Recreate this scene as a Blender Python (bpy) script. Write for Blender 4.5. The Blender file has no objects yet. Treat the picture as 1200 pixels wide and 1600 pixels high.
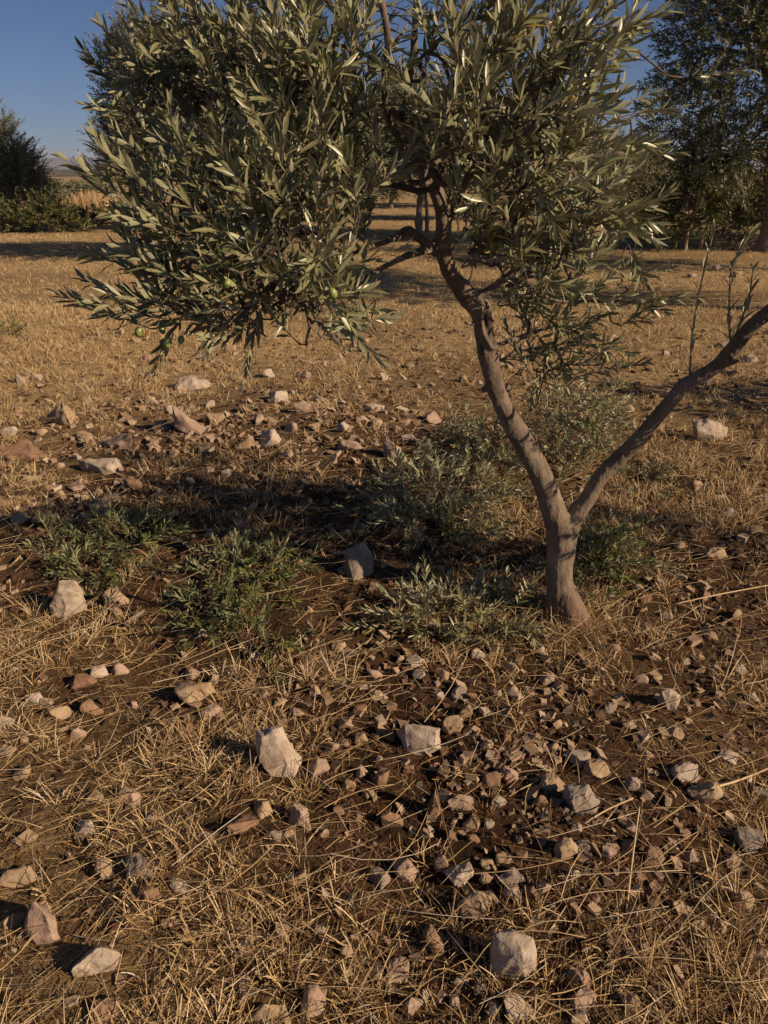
import bpy, bmesh, math, random
import numpy as np
from mathutils import Vector, Matrix, noise as mnoise

R = math.radians
SC = bpy.context.scene
COL = SC.collection

# ------------------------------------------------------------------ camera
CAM_H, PITCH, F = 1.5, 24.6, 1155.0          # F in pixels of the 1200x1600 photograph
cd = bpy.data.cameras.new('camera')
cam = bpy.data.objects.new('camera', cd)
COL.objects.link(cam)
cam.location = (0, 0, CAM_H)
cam.rotation_euler = (R(90 - PITCH), 0, 0)
cd.sensor_fit = 'VERTICAL'
cd.sensor_height = 36.0
cd.lens = 36.0 * F / 1600.0
cd.clip_start = 0.02
cd.clip_end = 20000
SC.camera = cam

# ------------------------------------------------------------------ light
SUN_EL, SUN_AZ = 27.0, 116.0                 # azimuth clockwise from +Y (the view direction): 90 = exactly right
sunv = Vector((math.sin(R(SUN_AZ)) * math.cos(R(SUN_EL)), math.cos(R(SUN_AZ)) * math.cos(R(SUN_EL)), math.sin(R(SUN_EL))))
w = bpy.data.worlds.new('World')
SC.world = w
w.use_nodes = True
nt = w.node_tree
nt.nodes.clear()
sky = nt.nodes.new('ShaderNodeTexSky')
sky.sky_type = 'NISHITA'
sky.sun_disc = False
sky.sun_elevation = R(SUN_EL)
sky.sun_rotation = R(SUN_AZ)
sky.air_density = 0.6
sky.dust_density = 0.6
sky.ozone_density = 7.0
bg = nt.nodes.new('ShaderNodeBackground')
bg.inputs['Strength'].default_value = 0.05
wo = nt.nodes.new('ShaderNodeOutputWorld')
nt.links.new(sky.outputs[0], bg.inputs[0])
nt.links.new(bg.outputs[0], wo.inputs[0])
sl = bpy.data.lights.new('sun', 'SUN')
sl.energy = 5.0
sl.angle = R(0.5)
sl.color = (1.0, 0.785, 0.56)
so = bpy.data.objects.new('sun', sl)
COL.objects.link(so)
so.rotation_euler = (-sunv).to_track_quat('-Z', 'Y').to_euler()
SC.view_settings.view_transform = 'Standard'
SC.view_settings.look = 'None'
SC.view_settings.gamma = 1.0
SC.view_settings.exposure = 0.2
SC.render.engine = 'CYCLES'
SC.cycles.max_bounces = 6
SC.cycles.diffuse_bounces = 1
SC.cycles.glossy_bounces = 2
SC.cycles.transmission_bounces = 3
SC.cycles.volume_bounces = 0

# ------------------------------------------------------------------ picture <-> place
cp, sp = math.cos(R(PITCH)), math.sin(R(PITCH))


def ray(px, py):
    a, b = (px - 600) / F, (py - 800) / F
    return Vector((a, cp - b * sp, -sp - b * cp))


def at(px, py, Y):
    """the point on the pixel's line of sight at ground distance Y"""
    d = ray(px, py)
    return Vector((0, 0, CAM_H)) + d * (Y / d.y)


def on_ground(px, py):
    d = ray(px, py)
    z = 0.0
    p = Vector((0, 0, 0))
    for _ in range(8):
        t = (z - CAM_H) / d.z
        p = Vector((0, 0, CAM_H)) + d * t
        z = gh1(p.x, p.y)
    p.z = z
    return p


def depth_of(p):
    return p[1] * cp + (CAM_H - p[2]) * sp


def to_px(X):
    X = np.asarray(X, float)
    d = X[..., 1] * cp + (CAM_H - X[..., 2]) * sp
    u = X[..., 1] * sp - (CAM_H - X[..., 2]) * cp
    return 600 + F * X[..., 0] / d, 800 - F * u / d


# ------------------------------------------------------------------ noise
def _hash(i, j, s):
    h = (i.astype(np.int64) * 374761393 + j.astype(np.int64) * 668265263 + s * 974634777) & 0xffffffff
    h = ((h ^ (h >> 13)) * 1274126177) & 0xffffffff
    return ((h ^ (h >> 16)) & 0xffff) / 65535.0


def vnoise(x, y, s=0):
    xi, yi = np.floor(x), np.floor(y)
    fx, fy = x - xi, y - yi
    fx, fy = fx * fx * (3 - 2 * fx), fy * fy * (3 - 2 * fy)
    a, b = _hash(xi, yi, s), _hash(xi + 1, yi, s)
    c, d = _hash(xi, yi + 1, s), _hash(xi + 1, yi + 1, s)
    return (a * (1 - fx) + b * fx) * (1 - fy) + (c * (1 - fx) + d * fx) * fy


def fbm(x, y, s=0, o=3):
    t, a = 0, 0.5
    for k in range(o):
        t = t + a * vnoise(x * 2 ** k + 17.3 * k, y * 2 ** k - 9.1 * k, s + k)
        a *= 0.5
    return t / (1 - 0.5 ** o)


TREE_XY = (0.69, 2.33)


def gh(x, y):
    x, y = np.asarray(x, float), np.asarray(y, float)
    r = np.hypot(x, y)
    fade = np.clip(1.2 - r / 14, 0.0, 1)
    z = 0.10 * (fbm(x / 2.6, y / 2.6, 3, 2) - 0.5) * np.clip(1.2 - r / 60, 0.1, 1)
    z = z + 0.085 * (fbm(x / 0.42, y / 0.42, 11, 3) - 0.5) * fade
    z = z + 0.030 * (fbm(x / 0.11, y / 0.11, 21, 2) - 0.5) * np.clip(1.2 - r / 7, 0, 1)
    z = z + 0.4 * (fbm(x / 30, y / 30, 31, 2) - 0.5) * np.clip((r - 10) / 30, 0, 1)
    d2 = (x - TREE_XY[0]) ** 2 + (y - TREE_XY[1]) ** 2
    z = z * (1 - 0.8 * np.exp(-d2 / 0.03)) + 0.03 * np.exp(-d2 / 0.05)
    return z


def gh1(x, y):
    return float(gh(np.array([x]), np.array([y]))[0])


# ------------------------------------------------------------------ mesh helpers
def mesh_np(name, V, faces, mat=None, tint=None, smooth=True, parent=None):
    """V (n,3); faces = list of index arrays (m,k); tint (n,) stored as a point attribute"""
    me = bpy.data.meshes.new(name)
    V = np.asarray(V, np.float32)
    fl = [np.asarray(f, np.int32) for f in faces if len(f)]
    me.vertices.add(len(V))
    me.vertices.foreach_set('co', V.ravel())
    nl = sum(f.size for f in fl)
    nf = sum(len(f) for f in fl)
    me.loops.add(nl)
    me.loops.foreach_set('vertex_index', np.concatenate([f.ravel() for f in fl]))
    me.polygons.add(nf)
    tot = np.concatenate([np.full(len(f), f.shape[1], np.int32) for f in fl])
    st = np.concatenate([[0], np.cumsum(tot)[:-1]]).astype(np.int32)
    me.polygons.foreach_set('loop_start', st)
    me.polygons.foreach_set('loop_total', tot)
    me.polygons.foreach_set('use_smooth', np.full(nf, smooth, bool))
    if tint is not None:
        a = me.attributes.new('tint', 'FLOAT', 'POINT')
        a.data.foreach_set('value', np.asarray(tint, np.float32))
    me.update(calc_edges=True)
    me.validate()
    if mat:
        me.materials.append(mat)
    o = bpy.data.objects.new(name, me)
    COL.objects.link(o)
    if parent:
        o.parent = parent
        o.matrix_parent_inverse = Matrix.Translation(-parent.location)
    return o


def tag(o, label=None, cat=None, group=None, kind=None):
    if label: o['label'] = label
    if cat: o['category'] = cat
    if group: o['group'] = group
    if kind: o['kind'] = kind
    return o


def empty(name, loc):
    o = bpy.data.objects.new(name, None)
    COL.objects.link(o)
    o.location = loc
    o.empty_display_size = 0.1
    return o


class Bag:
    """collects vertex and face arrays"""
    def __init__(self):
        self.V, self.Fc, self.T, self.n = [], {}, [], 0

    def add(self, V, faces, tint=None):
        V = np.asarray(V, float).reshape(-1, 3)
        for f in faces:
            f = np.asarray(f, np.int64)
            if len(f):
                self.Fc.setdefault(f.shape[1], []).append(f + self.n)
        self.V.append(V)
        self.T.append(np.zeros(len(V)) if tint is None else np.broadcast_to(tint, (len(V),)))
        self.n += len(V)

    def build(self, name, mat, parent=None, smooth=True):
        return mesh_np(name, np.concatenate(self.V), [np.concatenate(v) for v in self.Fc.values()], mat,
                       np.concatenate(self.T), smooth, parent)


def unit(a):
    a = np.asarray(a, float)
    return a / np.maximum(np.linalg.norm(a, axis=-1, keepdims=True), 1e-9)


def tubes(P, rad, sides=5):
    """P (N,K,3) centre lines, rad (N,K): open tubes with a closed tip"""
    P = np.asarray(P, float)
    N, K, _ = P.shape
    rad = np.broadcast_to(rad, (N, K))
    T = np.gradient(P, axis=1)
    T = unit(T)
    ref = np.where(np.abs(T[:, :1, 2:3]) > 0.9, np.array([1.0, 0, 0]), np.array([0, 0, 1.0]))
    U = unit(np.cross(T, np.broadcast_to(ref, T.shape)))
    W = np.cross(T, U)
    a = np.arange(sides) * 2 * np.pi / sides
    ring = P[:, :, None, :] + rad[:, :, None, None] * (np.cos(a)[None, None, :, None] * U[:, :, None, :] + np.sin(a)[None, None, :, None] * W[:, :, None, :])
    V = ring.reshape(-1, 3)
    n = np.arange(N)[:, None, None] * K * sides
    k = np.arange(K - 1)[None, :, None] * sides
    s = np.arange(sides)[None, None, :]
    s2 = (s + 1) % sides
    f = np.stack([n + k + s, n + k + s2, n + k + sides + s2, n + k + sides + s], -1).reshape(-1, 4)
    cap = np.arange(N)[:, None] * K * sides + (K - 1) * sides + np.arange(sides)[None, :]
    return V, [f, cap]


def leaves(B, D, Nn, L, W, tint, rng, curl=0.18, lod=0):
    """lance-shaped leaves with a folded midrib. B base, D direction, Nn upper-face normal"""
    B, D, Nn = np.asarray(B, float), unit(D), np.asarray(Nn, float)
    n = len(B)
    S = unit(np.cross(D, Nn))
    Nn = unit(np.cross(S, D))
    if lod == 0:
        tt = np.array([0.0, 0.07, 0.28, 0.55, 0.80, 1.0])
        ww = np.array([0.06, 0.10, 0.80, 1.0, 0.66, 0.05])
    elif lod == 1:
        tt = np.array([0.0, 0.33, 0.72, 1.0])
        ww = np.array([0.10, 0.95, 0.85, 0.08])
    else:
        tt = np.array([0.0, 0.5, 1.0])
        ww = np.array([0.15, 1.0, 0.12])
    K = len(tt)
    cu = (curl * rng.uniform(-0.5, 1.4, n))[:, None]
    off = -(cu * L[:, None]) * (tt[None] ** 2)
    mid = B[:, None] + D[:, None] * (L[:, None] * tt[None])[..., None] + Nn[:, None] * off[..., None]
    hw = 0.5 * W[:, None] * ww[None]
    if lod <= 1:
        lift = 0.35 * hw
        l = mid - S[:, None] * hw[..., None] + Nn[:, None] * lift[..., None]
        r = mid + S[:, None] * hw[..., None] + Nn[:, None] * lift[..., None]
        V = np.stack([l, mid, r], 2)
        c = 3
    else:
        V = np.stack([mid - S[:, None] * hw[..., None], mid + S[:, None] * hw[..., None]], 2)
        c = 2
    V = V.reshape(-1, 3)
    base = np.arange(n)[:, None, None] * K * c + np.arange(K - 1)[None, :, None] * c + np.arange(c - 1)[None, None, :]
    f = np.stack([base, base + 1, base + c + 1, base + c], -1).reshape(-1, 4)
    return V, [f], np.repeat(tint, K * c)


def shoots(bases, dirs, lens, npairs, LL, LW, rng, lod=0, bend=None, stem_r=0.0016, curl=0.18, ang=(32, 62), tint0=0.5, tvar=0.25):
    """leafy shoots with opposite leaf pairs -> (stem tubes, leaf arrays)"""
    bases, dirs = np.asarray(bases, float), unit(dirs)
    n = len(bases)
    if bend is None:
        bend = np.zeros((n, 3))
    K = 5
    ts = np.linspace(0, 1, K)
    axis = bases[:, None] + dirs[:, None] * (lens[:, None] * ts)[..., None] + bend[:, None] * (ts ** 2)[None, :, None]
    stem = tubes(axis, stem_r * (1.1 - 0.75 * ts)[None], 4 if lod else 5)
    npairs = np.maximum(2, npairs.astype(int))
    idx = np.repeat(np.arange(n), npairs)
    k = np.concatenate([np.arange(m) for m in npairs])
    m = npairs[idx]
    t = 0.12 + 0.88 * (k + rng.uniform(-0.2, 0.2, len(k))) / np.maximum(m - 1, 1)
    t = np.clip(t, 0.05, 1.0)
    b = bases[idx] + dirs[idx] * (lens[idx] * t)[:, None] + bend[idx] * (t ** 2)[:, None]
    ax = unit(dirs[idx] * lens[idx][:, None] + 2 * bend[idx] * t[:, None])
    ref = np.where(np.abs(ax[:, 2:3]) > 0.9, np.array([1.0, 0, 0]), np.array([0, 0, 1.0]))
    U = unit(np.cross(ax, ref))
    W = np.cross(ax, U)
    ph0 = rng.uniform(0, 6.28, n)[idx] + (k % 2) * 1.57
    B, D, N, L, Wd, T = [], [], [], [], [], []
    tsh = np.clip(tint0 + rng.normal(0, tvar * 0.5, n), 0, 1)
    for side in (0, np.pi):
        ph = ph0 + side + rng.normal(0, 0.35, len(k))
        rad = U * np.cos(ph)[:, None] + W * np.sin(ph)[:, None]
        al = np.radians(rng.uniform(ang[0], ang[1], len(k)) * (1 - 0.55 * np.clip(t - 0.5, 0, 1) * 2 * 0.8))
        d = ax * np.cos(al)[:, None] + rad * np.sin(al)[:, None]
        d = unit(d + rng.normal(0, 0.10, d.shape))
        nn = ax - (ax * d).sum(1, keepdims=True) * d + rng.normal(0, 0.22, d.shape)
        size = (0.62 + 0.5 * np.sin(np.pi * np.clip(t * 0.85 + 0.08, 0, 1))) * rng.uniform(0.8, 1.15, len(k))
        keep = rng.random(len(k)) > 0.08
        B.append(b[keep]); D.append(d[keep]); N.append(nn[keep])
        L.append((LL * size)[keep]); Wd.append((LW * np.sqrt(size) * rng.uniform(0.8, 1.2, len(k)))[keep])
        T.append(np.clip(tsh[idx] + rng.normal(0, tvar * 0.6, len(k)), 0, 1)[keep])
    lv = leaves(np.concatenate(B), np.concatenate(D), np.concatenate(N), np.concatenate(L), np.concatenate(Wd), np.concatenate(T), rng, curl, lod)
    return stem, lv


def catmull(pts, n=6):
    pts = [np.asarray(p, float) for p in pts]
    P = [2 * pts[0] - pts[1]] + pts + [2 * pts[-1] - pts[-2]]
    out = []
    for i in range(1, len(P) - 2):
        a, b, c, d = P[i - 1], P[i], P[i + 1], P[i + 2]
        for k in range(n):
            t = k / n
            out.append(0.5 * ((2 * b) + (-a + c) * t + (2 * a - 5 * b + 4 * c - d) * t * t + (-a + 3 * b - 3 * c + d) * t ** 3))
    out.append(P[-2])
    return np.array(out)


# ------------------------------------------------------------------ materials
def new_mat(name):
    m = bpy.data.materials.new(name)
    m.use_nodes = True
    n = m.node_tree.nodes
    n.clear()
    out = n.new('ShaderNodeOutputMaterial')
    b = n.new('ShaderNodeBsdfPrincipled')
    m.node_tree.links.new(b.outputs[0], out.inputs[0])
    return m, n, m.node_tree.links, b, out


def ramp(n, stops):
    r = n.new('ShaderNodeValToRGB')
    e = r.color_ramp.elements
    while len(e) < len(stops):
        e.new(0.5)
    for q, (p, c) in zip(e, stops):
        q.position = p
        q.color = (*c, 1)
    return r


def noise_node(n, l, scale, detail=4, rough=0.6, coord='Object', vec=None):
    t = n.new('ShaderNodeTexNoise')
    t.inputs['Scale'].default_value = scale
    t.inputs['Detail'].default_value = detail
    t.inputs['Roughness'].default_value = rough
    if vec is None:
        c = n.new('ShaderNodeTexCoord')
        l.new(c.outputs[coord], t.inputs['Vector'])
    else:
        l.new(vec, t.inputs['Vector'])
    return t


def attr(n, name):
    a = n.new('ShaderNodeAttribute')
    a.attribute_name = name
    return a


def mixc(n, l, f, a, b, mode='MIX'):
    m = n.new('ShaderNodeMix')
    m.data_type = 'RGBA'
    m.blend_type = mode
    for sock, v in ((m.inputs['Factor'], f), (m.inputs['A'], a), (m.inputs['B'], b)):
        pass
    fi, ai, bi = m.inputs[0], m.inputs[6], m.inputs[7]
    for sock, v in ((fi, f), (ai, a), (bi, b)):
        if hasattr(v, 'is_output'):
            l.new(v, sock)
        elif isinstance(v, (int, float)):
            sock.default_value = v
        else:
            sock.default_value = (*v, 1)
    return m.outputs[2]


def bump(n, l, b, h, strength=0.4, dist=0.01):
    bm_ = n.new('ShaderNodeBump')
    bm_.inputs['Strength'].default_value = strength
    bm_.inputs['Distance'].default_value = dist
    l.new(h, bm_.inputs['Height'])
    l.new(bm_.outputs[0], b.inputs['Normal'])


def leaf_mat(name, top_dark, top_light, under, yellow=(0.30, 0.22, 0.05), trans=0.12, rough=0.42):
    m, n, l, b, out = new_mat(name)
    a = attr(n, 'tint')
    r = ramp(n, [(0.0, top_dark), (0.55, top_light), (0.93, top_light), (0.985, yellow)])
    l.new(a.outputs['Fac'], r.inputs[0])
    g = n.new('ShaderNodeNewGeometry')
    c = mixc(n, l, g.outputs['Backfacing'], r.outputs[0], under)
    nz = noise_node(n, l, 60, 2)
    c2 = mixc(n, l, 0.25, c, nz.outputs['Color'], 'OVERLAY')
    l.new(c2, b.inputs['Base Color'])
    b.inputs['Roughness'].default_value = rough
    b.inputs['Specular IOR Level'].default_value = 0.45
    tr = n.new('ShaderNodeBsdfTranslucent')
    l.new(c2, tr.inputs[0])
    ms = n.new('ShaderNodeMixShader')
    ms.inputs[0].default_value = trans
    l.new(b.outputs[0], ms.inputs[1])
    l.new(tr.outputs[0], ms.inputs[2])
    l.new(ms.outputs[0], out.inputs[0])
    return m


def straw_mat(name, stops, rough=0.6):
    m, n, l, b, out = new_mat(name)
    a = attr(n, 'tint')
    r = ramp(n, stops)
    l.new(a.outputs['Fac'], r.inputs[0])
    l.new(r.outputs[0], b.inputs['Base Color'])
    b.inputs['Roughness'].default_value = rough
    b.inputs['Specular IOR Level'].default_value = 0.3
    tr = n.new('ShaderNodeBsdfTranslucent')
    l.new(r.outputs[0], tr.inputs[0])
    ms = n.new('ShaderNodeMixShader')
    ms.inputs[0].default_value = 0.15
    l.new(b.outputs[0], ms.inputs[1])
    l.new(tr.outputs[0], ms.inputs[2])
    l.new(ms.outputs[0], out.inputs[0])
    return m


M_LEAF = leaf_mat('olive_leaf', (0.085, 0.088, 0.034), (0.265, 0.252, 0.122), (0.31, 0.295, 0.175), rough=0.35)
M_LEAF_FAR = leaf_mat('far_olive_leaf', (0.058, 0.062, 0.026), (0.190, 0.186, 0.086), (0.25, 0.245, 0.15), trans=0.10, rough=0.5)
M_SHRUB = leaf_mat('shrub_leaf', (0.050, 0.066, 0.020), (0.150, 0.165, 0.052), (0.20, 0.21, 0.10), trans=0.15, rough=0.5)
M_BUSH = leaf_mat('bush_leaf', (0.034, 0.042, 0.012), (0.110, 0.118, 0.034), (0.15, 0.155, 0.055), trans=0.15, rough=0.55)
M_STRAW = straw_mat('dry_straw', [(0.0, (0.10, 0.055, 0.025)), (0.3, (0.25, 0.140, 0.060)), (0.65, (0.57, 0.39, 0.185)), (0.92, (0.70, 0.53, 0.31)), (1.0, (0.68, 0.56, 0.41))])


def bark_mat(name, dark, mid, light, scale=14):
    m, n, l, b, out = new_mat(name)
    c = n.new('ShaderNodeTexCoord')
    mp = n.new('ShaderNodeMapping')
    mp.inputs['Scale'].default_value = (1, 1, 0.35)
    l.new(c.outputs['Object'], mp.inputs[0])
    t = noise_node(n, l, scale, 6, 0.65, vec=mp.outputs[0])
    r = ramp(n, [(0.25, dark), (0.5, mid), (0.75, light)])
    l.new(t.outputs['Fac'], r.inputs[0])
    t2 = noise_node(n, l, scale * 9, 5, 0.7, vec=mp.outputs[0])
    cc = mixc(n, l, 0.7, r.outputs[0], t2.outputs['Color'], 'OVERLAY')
    a = attr(n, 'tint')
    cc = mixc(n, l, a.outputs['Fac'], cc, (0.050, 0.030, 0.020))       # tint: old dead wood
    a2 = attr(n, 'soil')
    cc = mixc(n, l, a2.outputs['Fac'], cc, (0.24, 0.115, 0.055))        # red earth clinging to the foot
    l.new(cc, b.inputs['Base Color'])
    b.inputs['Roughness'].default_value = 0.85
    ad = n.new('ShaderNodeMath')
    ad.operation = 'ADD'
    l.new(t.outputs['Fac'], ad.inputs[0])
    l.new(t2.outputs['Fac'], ad.inputs[1])
    bump(n, l, b, ad.outputs[0], 0.9, 0.008)
    return m


M_BARK = bark_mat('olive_bark', (0.080, 0.056, 0.038), (0.205, 0.148, 0.101), (0.34, 0.257, 0.182), 18)
M_SHOOT = bark_mat('shoot_bark', (0.22, 0.20, 0.12), (0.32, 0.29, 0.18), (0.42, 0.38, 0.26), 40)
M_BARK_FAR = bark_mat('far_bark', (0.14, 0.105, 0.075), (0.24, 0.18, 0.13), (0.33, 0.26, 0.19), 6)
M_TWIG = bark_mat('twig_bark', (0.10, 0.070, 0.048), (0.17, 0.125, 0.085), (0.24, 0.185, 0.13), 30)


def stone_mat(name, base, pale, stain, amt):
    m, n, l, b, out = new_mat(name)
    oi = n.new('ShaderNodeObjectInfo')
    c = n.new('ShaderNodeTexCoord')
    va = n.new('ShaderNodeVectorMath')
    va.operation = 'ADD'
    l.new(c.outputs['Object'], va.inputs[0])
    l.new(oi.outputs['Random'], va.inputs[1])
    t = noise_node(n, l, 22, 6, 0.65, vec=va.outputs[0])
    r = ramp(n, [(0.3, base), (0.62, pale)])
    l.new(t.outputs['Fac'], r.inputs[0])
    t2 = noise_node(n, l, 9, 5, 0.7, vec=va.outputs[0])
    r2 = ramp(n, [(0.62 - amt * 0.3, (0, 0, 0)), (0.80 - amt * 0.25, (1, 1, 1))])
    l.new(t2.outputs['Fac'], r2.inputs[0])
    cc = mixc(n, l, r2.outputs[0], r.outputs[0], stain)
    t3 = noise_node(n, l, 160, 3, 0.6, vec=va.outputs[0])
    cc = mixc(n, l, 0.3, cc, t3.outputs['Color'], 'OVERLAY')
    v = n.new('ShaderNodeTexVoronoi')
    v.feature = 'DISTANCE_TO_EDGE'
    v.inputs['Scale'].default_value = 26
    l.new(va.outputs[0], v.inputs['Vector'])
    l.new(cc, b.inputs['Base Color'])
    b.inputs['Roughness'].default_value = 0.9
    b.inputs['Specular IOR Level'].default_value = 0.25
    ad = n.new('ShaderNodeMath')
    ad.operation = 'ADD'
    l.new(t.outputs['Fac'], ad.inputs[0])
    l.new(t3.outputs['Fac'], ad.inputs[1])
    bump(n, l, b, ad.outputs[0], 0.6, 0.004)
    return m


STONE = {
    'white': stone_mat('white_limestone', (0.33, 0.25, 0.18), (0.48, 0.385, 0.295), (0.28, 0.17, 0.10), 0.25),
    'pink': stone_mat('pinkish_limestone', (0.30, 0.20, 0.14), (0.42, 0.30, 0.22), (0.27, 0.15, 0.09), 0.3),
    'tan': stone_mat('tan_limestone', (0.29, 0.195, 0.115), (0.40, 0.29, 0.18), (0.25, 0.14, 0.075), 0.35),
    'grey': stone_mat('grey_limestone', (0.23, 0.175, 0.13), (0.34, 0.27, 0.21), (0.21, 0.14, 0.10), 0.2),
    'brown': stone_mat('brown_stone', (0.19, 0.105, 0.060), (0.29, 0.18, 0.11), (0.14, 0.07, 0.035), 0.4),
}


def rubble_mat(name, stops):
    m, n, l, b, out = new_mat(name)
    a = attr(n, 'tint')
    r = ramp(n, stops)
    l.new(a.outputs['Fac'], r.inputs[0])
    t = noise_node(n, l, 120, 4, 0.7)
    c = mixc(n, l, 0.6, r.outputs[0], t.outputs['Color'], 'OVERLAY')
    l.new(c, b.inputs['Base Color'])
    b.inputs['Roughness'].default_value = 0.92
    b.inputs['Specular IOR Level'].default_value = 0.2
    bump(n, l, b, t.outputs['Fac'], 0.6, 0.003)
    return m


M_RUBBLE = rubble_mat('limestone_chips', [(0.0, (0.16, 0.095, 0.058)), (0.35, (0.30, 0.20, 0.125)), (0.7, (0.40, 0.285, 0.185)), (1.0, (0.48, 0.37, 0.27))])
M_CRUMB = rubble_mat('earth_crumbs', [(0.0, (0.045, 0.022, 0.012)), (0.5, (0.11, 0.058, 0.032)), (1.0, (0.21, 0.125, 0.075))])


def ground_mat():
    m, n, l, b, out = new_mat('dry_soil')
    t = noise_node(n, l, 3.0, 8, 0.7)
    r = ramp(n, [(0.30, (0.026, 0.013, 0.007)), (0.52, (0.058, 0.030, 0.016)), (0.75, (0.120, 0.066, 0.036))])
    l.new(t.outputs['Fac'], r.inputs[0])
    t2 = noise_node(n, l, 38, 5, 0.7)
    c = mixc(n, l, 0.55, r.outputs[0], t2.outputs['Color'], 'OVERLAY')
    a = attr(n, 'tint')                                                  # matted straw over the soil, cut back in tree shade to darken it
    t3 = noise_node(n, l, 14, 6, 0.75)
    r3 = ramp(n, [(0.32, (0.17, 0.105, 0.050)), (0.55, (0.45, 0.31, 0.148)), (0.75, (0.58, 0.42, 0.215))])
    l.new(t3.outputs['Fac'], r3.inputs[0])
    mm = n.new('ShaderNodeMath')
    mm.operation = 'MULTIPLY_ADD'
    mm.use_clamp = True
    l.new(t3.outputs['Fac'], mm.inputs[0])
    mm.inputs[1].default_value = 0.5
    l.new(a.outputs['Fac'], mm.inputs[2])
    m2 = n.new('ShaderNodeMath')
    m2.operation = 'MULTIPLY'
    l.new(mm.outputs[0], m2.inputs[0])
    l.new(a.outputs['Fac'], m2.inputs[1])
    c = mixc(n, l, m2.outputs[0], c, r3.outputs[0])
    l.new(c, b.inputs['Base Color'])
    b.inputs['Roughness'].default_value = 0.95
    b.inputs['Specular IOR Level'].default_value = 0.1
    ad = n.new('ShaderNodeMath')
    ad.operation = 'ADD'
    l.new(t.outputs['Fac'], ad.inputs[0])
    l.new(t2.outputs['Fac'], ad.inputs[1])
    bump(n, l, b, ad.outputs[0], 0.9, 0.02)
    return m


def plain_mat(name, c1, c2, scale, rough=0.9):
    m, n, l, b, out = new_mat(name)
    t = noise_node(n, l, scale, 5, 0.6)
    r = ramp(n, [(0.35, c1), (0.65, c2)])
    l.new(t.outputs['Fac'], r.inputs[0])
    l.new(r.outputs[0], b.inputs['Base Color'])
    b.inputs['Roughness'].default_value = rough
    return m


# ------------------------------------------------------------------ ground
def shade_thinned_grass(px, py):
    """stubble thickness (0..1), thinned in the shaded zones to darken them"""
    d = np.full(px.shape, 0.75)
    def blob(cx, cy, rx, ry, v):
        k = np.exp(-(((px - cx) / rx) ** 2 + ((py - cy) / ry) ** 2))
        return k, v
    for cx, cy, rx, ry, v in ((800, 1230, 360, 270, 0.02), (600, 820, 330, 120, 0.01), (200, 900, 230, 110, 0.04), (960, 1430, 190, 120, 0.14),  # tree-shade zones stripped of straw so dark soil deepens the shade
                              (330, 690, 300, 65, 0.16), (110, 790, 150, 50, 0.06), (200, 1250, 260, 140, 0.55), (350, 1480, 260, 130, 0.62), (1170, 1480, 80, 110, 0.9),
                              (1090, 930, 170, 160, 0.12), (60, 1020, 120, 60, 0.95), (640, 1530, 130, 60, 0.5), (1020, 700, 170, 70, 0.8), (520, 980, 120, 50, 0.2), (925, 985, 90, 34, 0.85), (150, 1110, 150, 50, 0.3)):
        k, v = blob(cx, cy, rx, ry, v)
        d = d * (1 - k) + v * k
    return d


def straw_and_shade_cover(x, y):
    """0 bare red soil ... 1 soil matted with straw; lowered in tree shade to deepen it"""
    px, py = to_px(np.stack([x, y, np.zeros_like(x)], -1))
    r = np.hypot(x, y)
    far = np.clip((r - 3.6) / 3.0, 0, 1)
    c = 0.25 + 0.75 * far
    left = np.clip((520 - px) / 250, 0, 1) * np.clip((py - 1000) / 120, 0, 1)
    c = np.maximum(c, 0.45 * left)
    c = c * (0.25 + 0.75 * np.clip(shade_thinned_grass(px, py) * 2, 0, 1))  # straw colour held back where the tree's shade falls, darkening it
    return np.clip(c + 0.35 * (fbm(x / 0.9, y / 0.9, 51, 3) - 0.5) + far * 1.1 * (fbm(x / 2.8, y / 1.7, 57, 3) - 0.52), 0.05, 1)


ys = np.concatenate([np.linspace(-6, 0.3, 24), np.geomspace(0.36, 60, 430), np.geomspace(66, 9000, 50)])
us = np.linspace(-1, 1, 421)
us = np.sign(us) * np.abs(us) ** 1.25
X = us[None, :] * (np.clip(ys, 0.3, None)[:, None] * 0.95 + 1.7)
Y = np.broadcast_to(ys[:, None], X.shape)
Z = gh(X, Y)
V = np.stack([X, Y, Z], -1).reshape(-1, 3)
nr, nc = X.shape
ii = (np.arange(nr - 1)[:, None] * nc + np.arange(nc - 1)[None]).ravel()
ground = mesh_np('ground', V, [np.stack([ii, ii + 1, ii + nc + 1, ii + nc], -1)], ground_mat(), straw_and_shade_cover(X.ravel(), Y.ravel()))
tag(ground, 'dry stony field of reddish soil under cut straw', 'ground', kind='structure')

# ------------------------------------------------------------------ hills on the horizon
def ridge(name, dist, hfun, mat, label, x0, x1):
    xs = np.linspace(x0, x1, 160)
    prof = np.array([hfun(x) for x in xs])
    rows = []
    for k, (dy, f) in enumerate(((0, 0), (dist * 0.10, 0.55), (dist * 0.22, 0.9), (dist * 0.34, 1.0), (dist * 0.6, 0.6), (dist * 0.9, 0.0))):
        wob = 0.10 * (fbm(xs / (dist * 0.05) + k * 3, xs * 0 + k, 61, 3) - 0.5)
        rows.append(np.stack([xs, np.full_like(xs, dist + dy), prof * np.clip(f + wob * (f > 0), 0, 1.0) - 2], -1))
    Vh = np.concatenate(rows)
    n = len(xs)
    i = (np.arange(5)[:, None] * n + np.arange(n - 1)[None]).ravel()
    o = mesh_np(name, Vh, [np.stack([i, i + 1, i + n + 1, i + n], -1)], mat)
    tag(o, label, 'hills', kind='structure')
    return o


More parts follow.
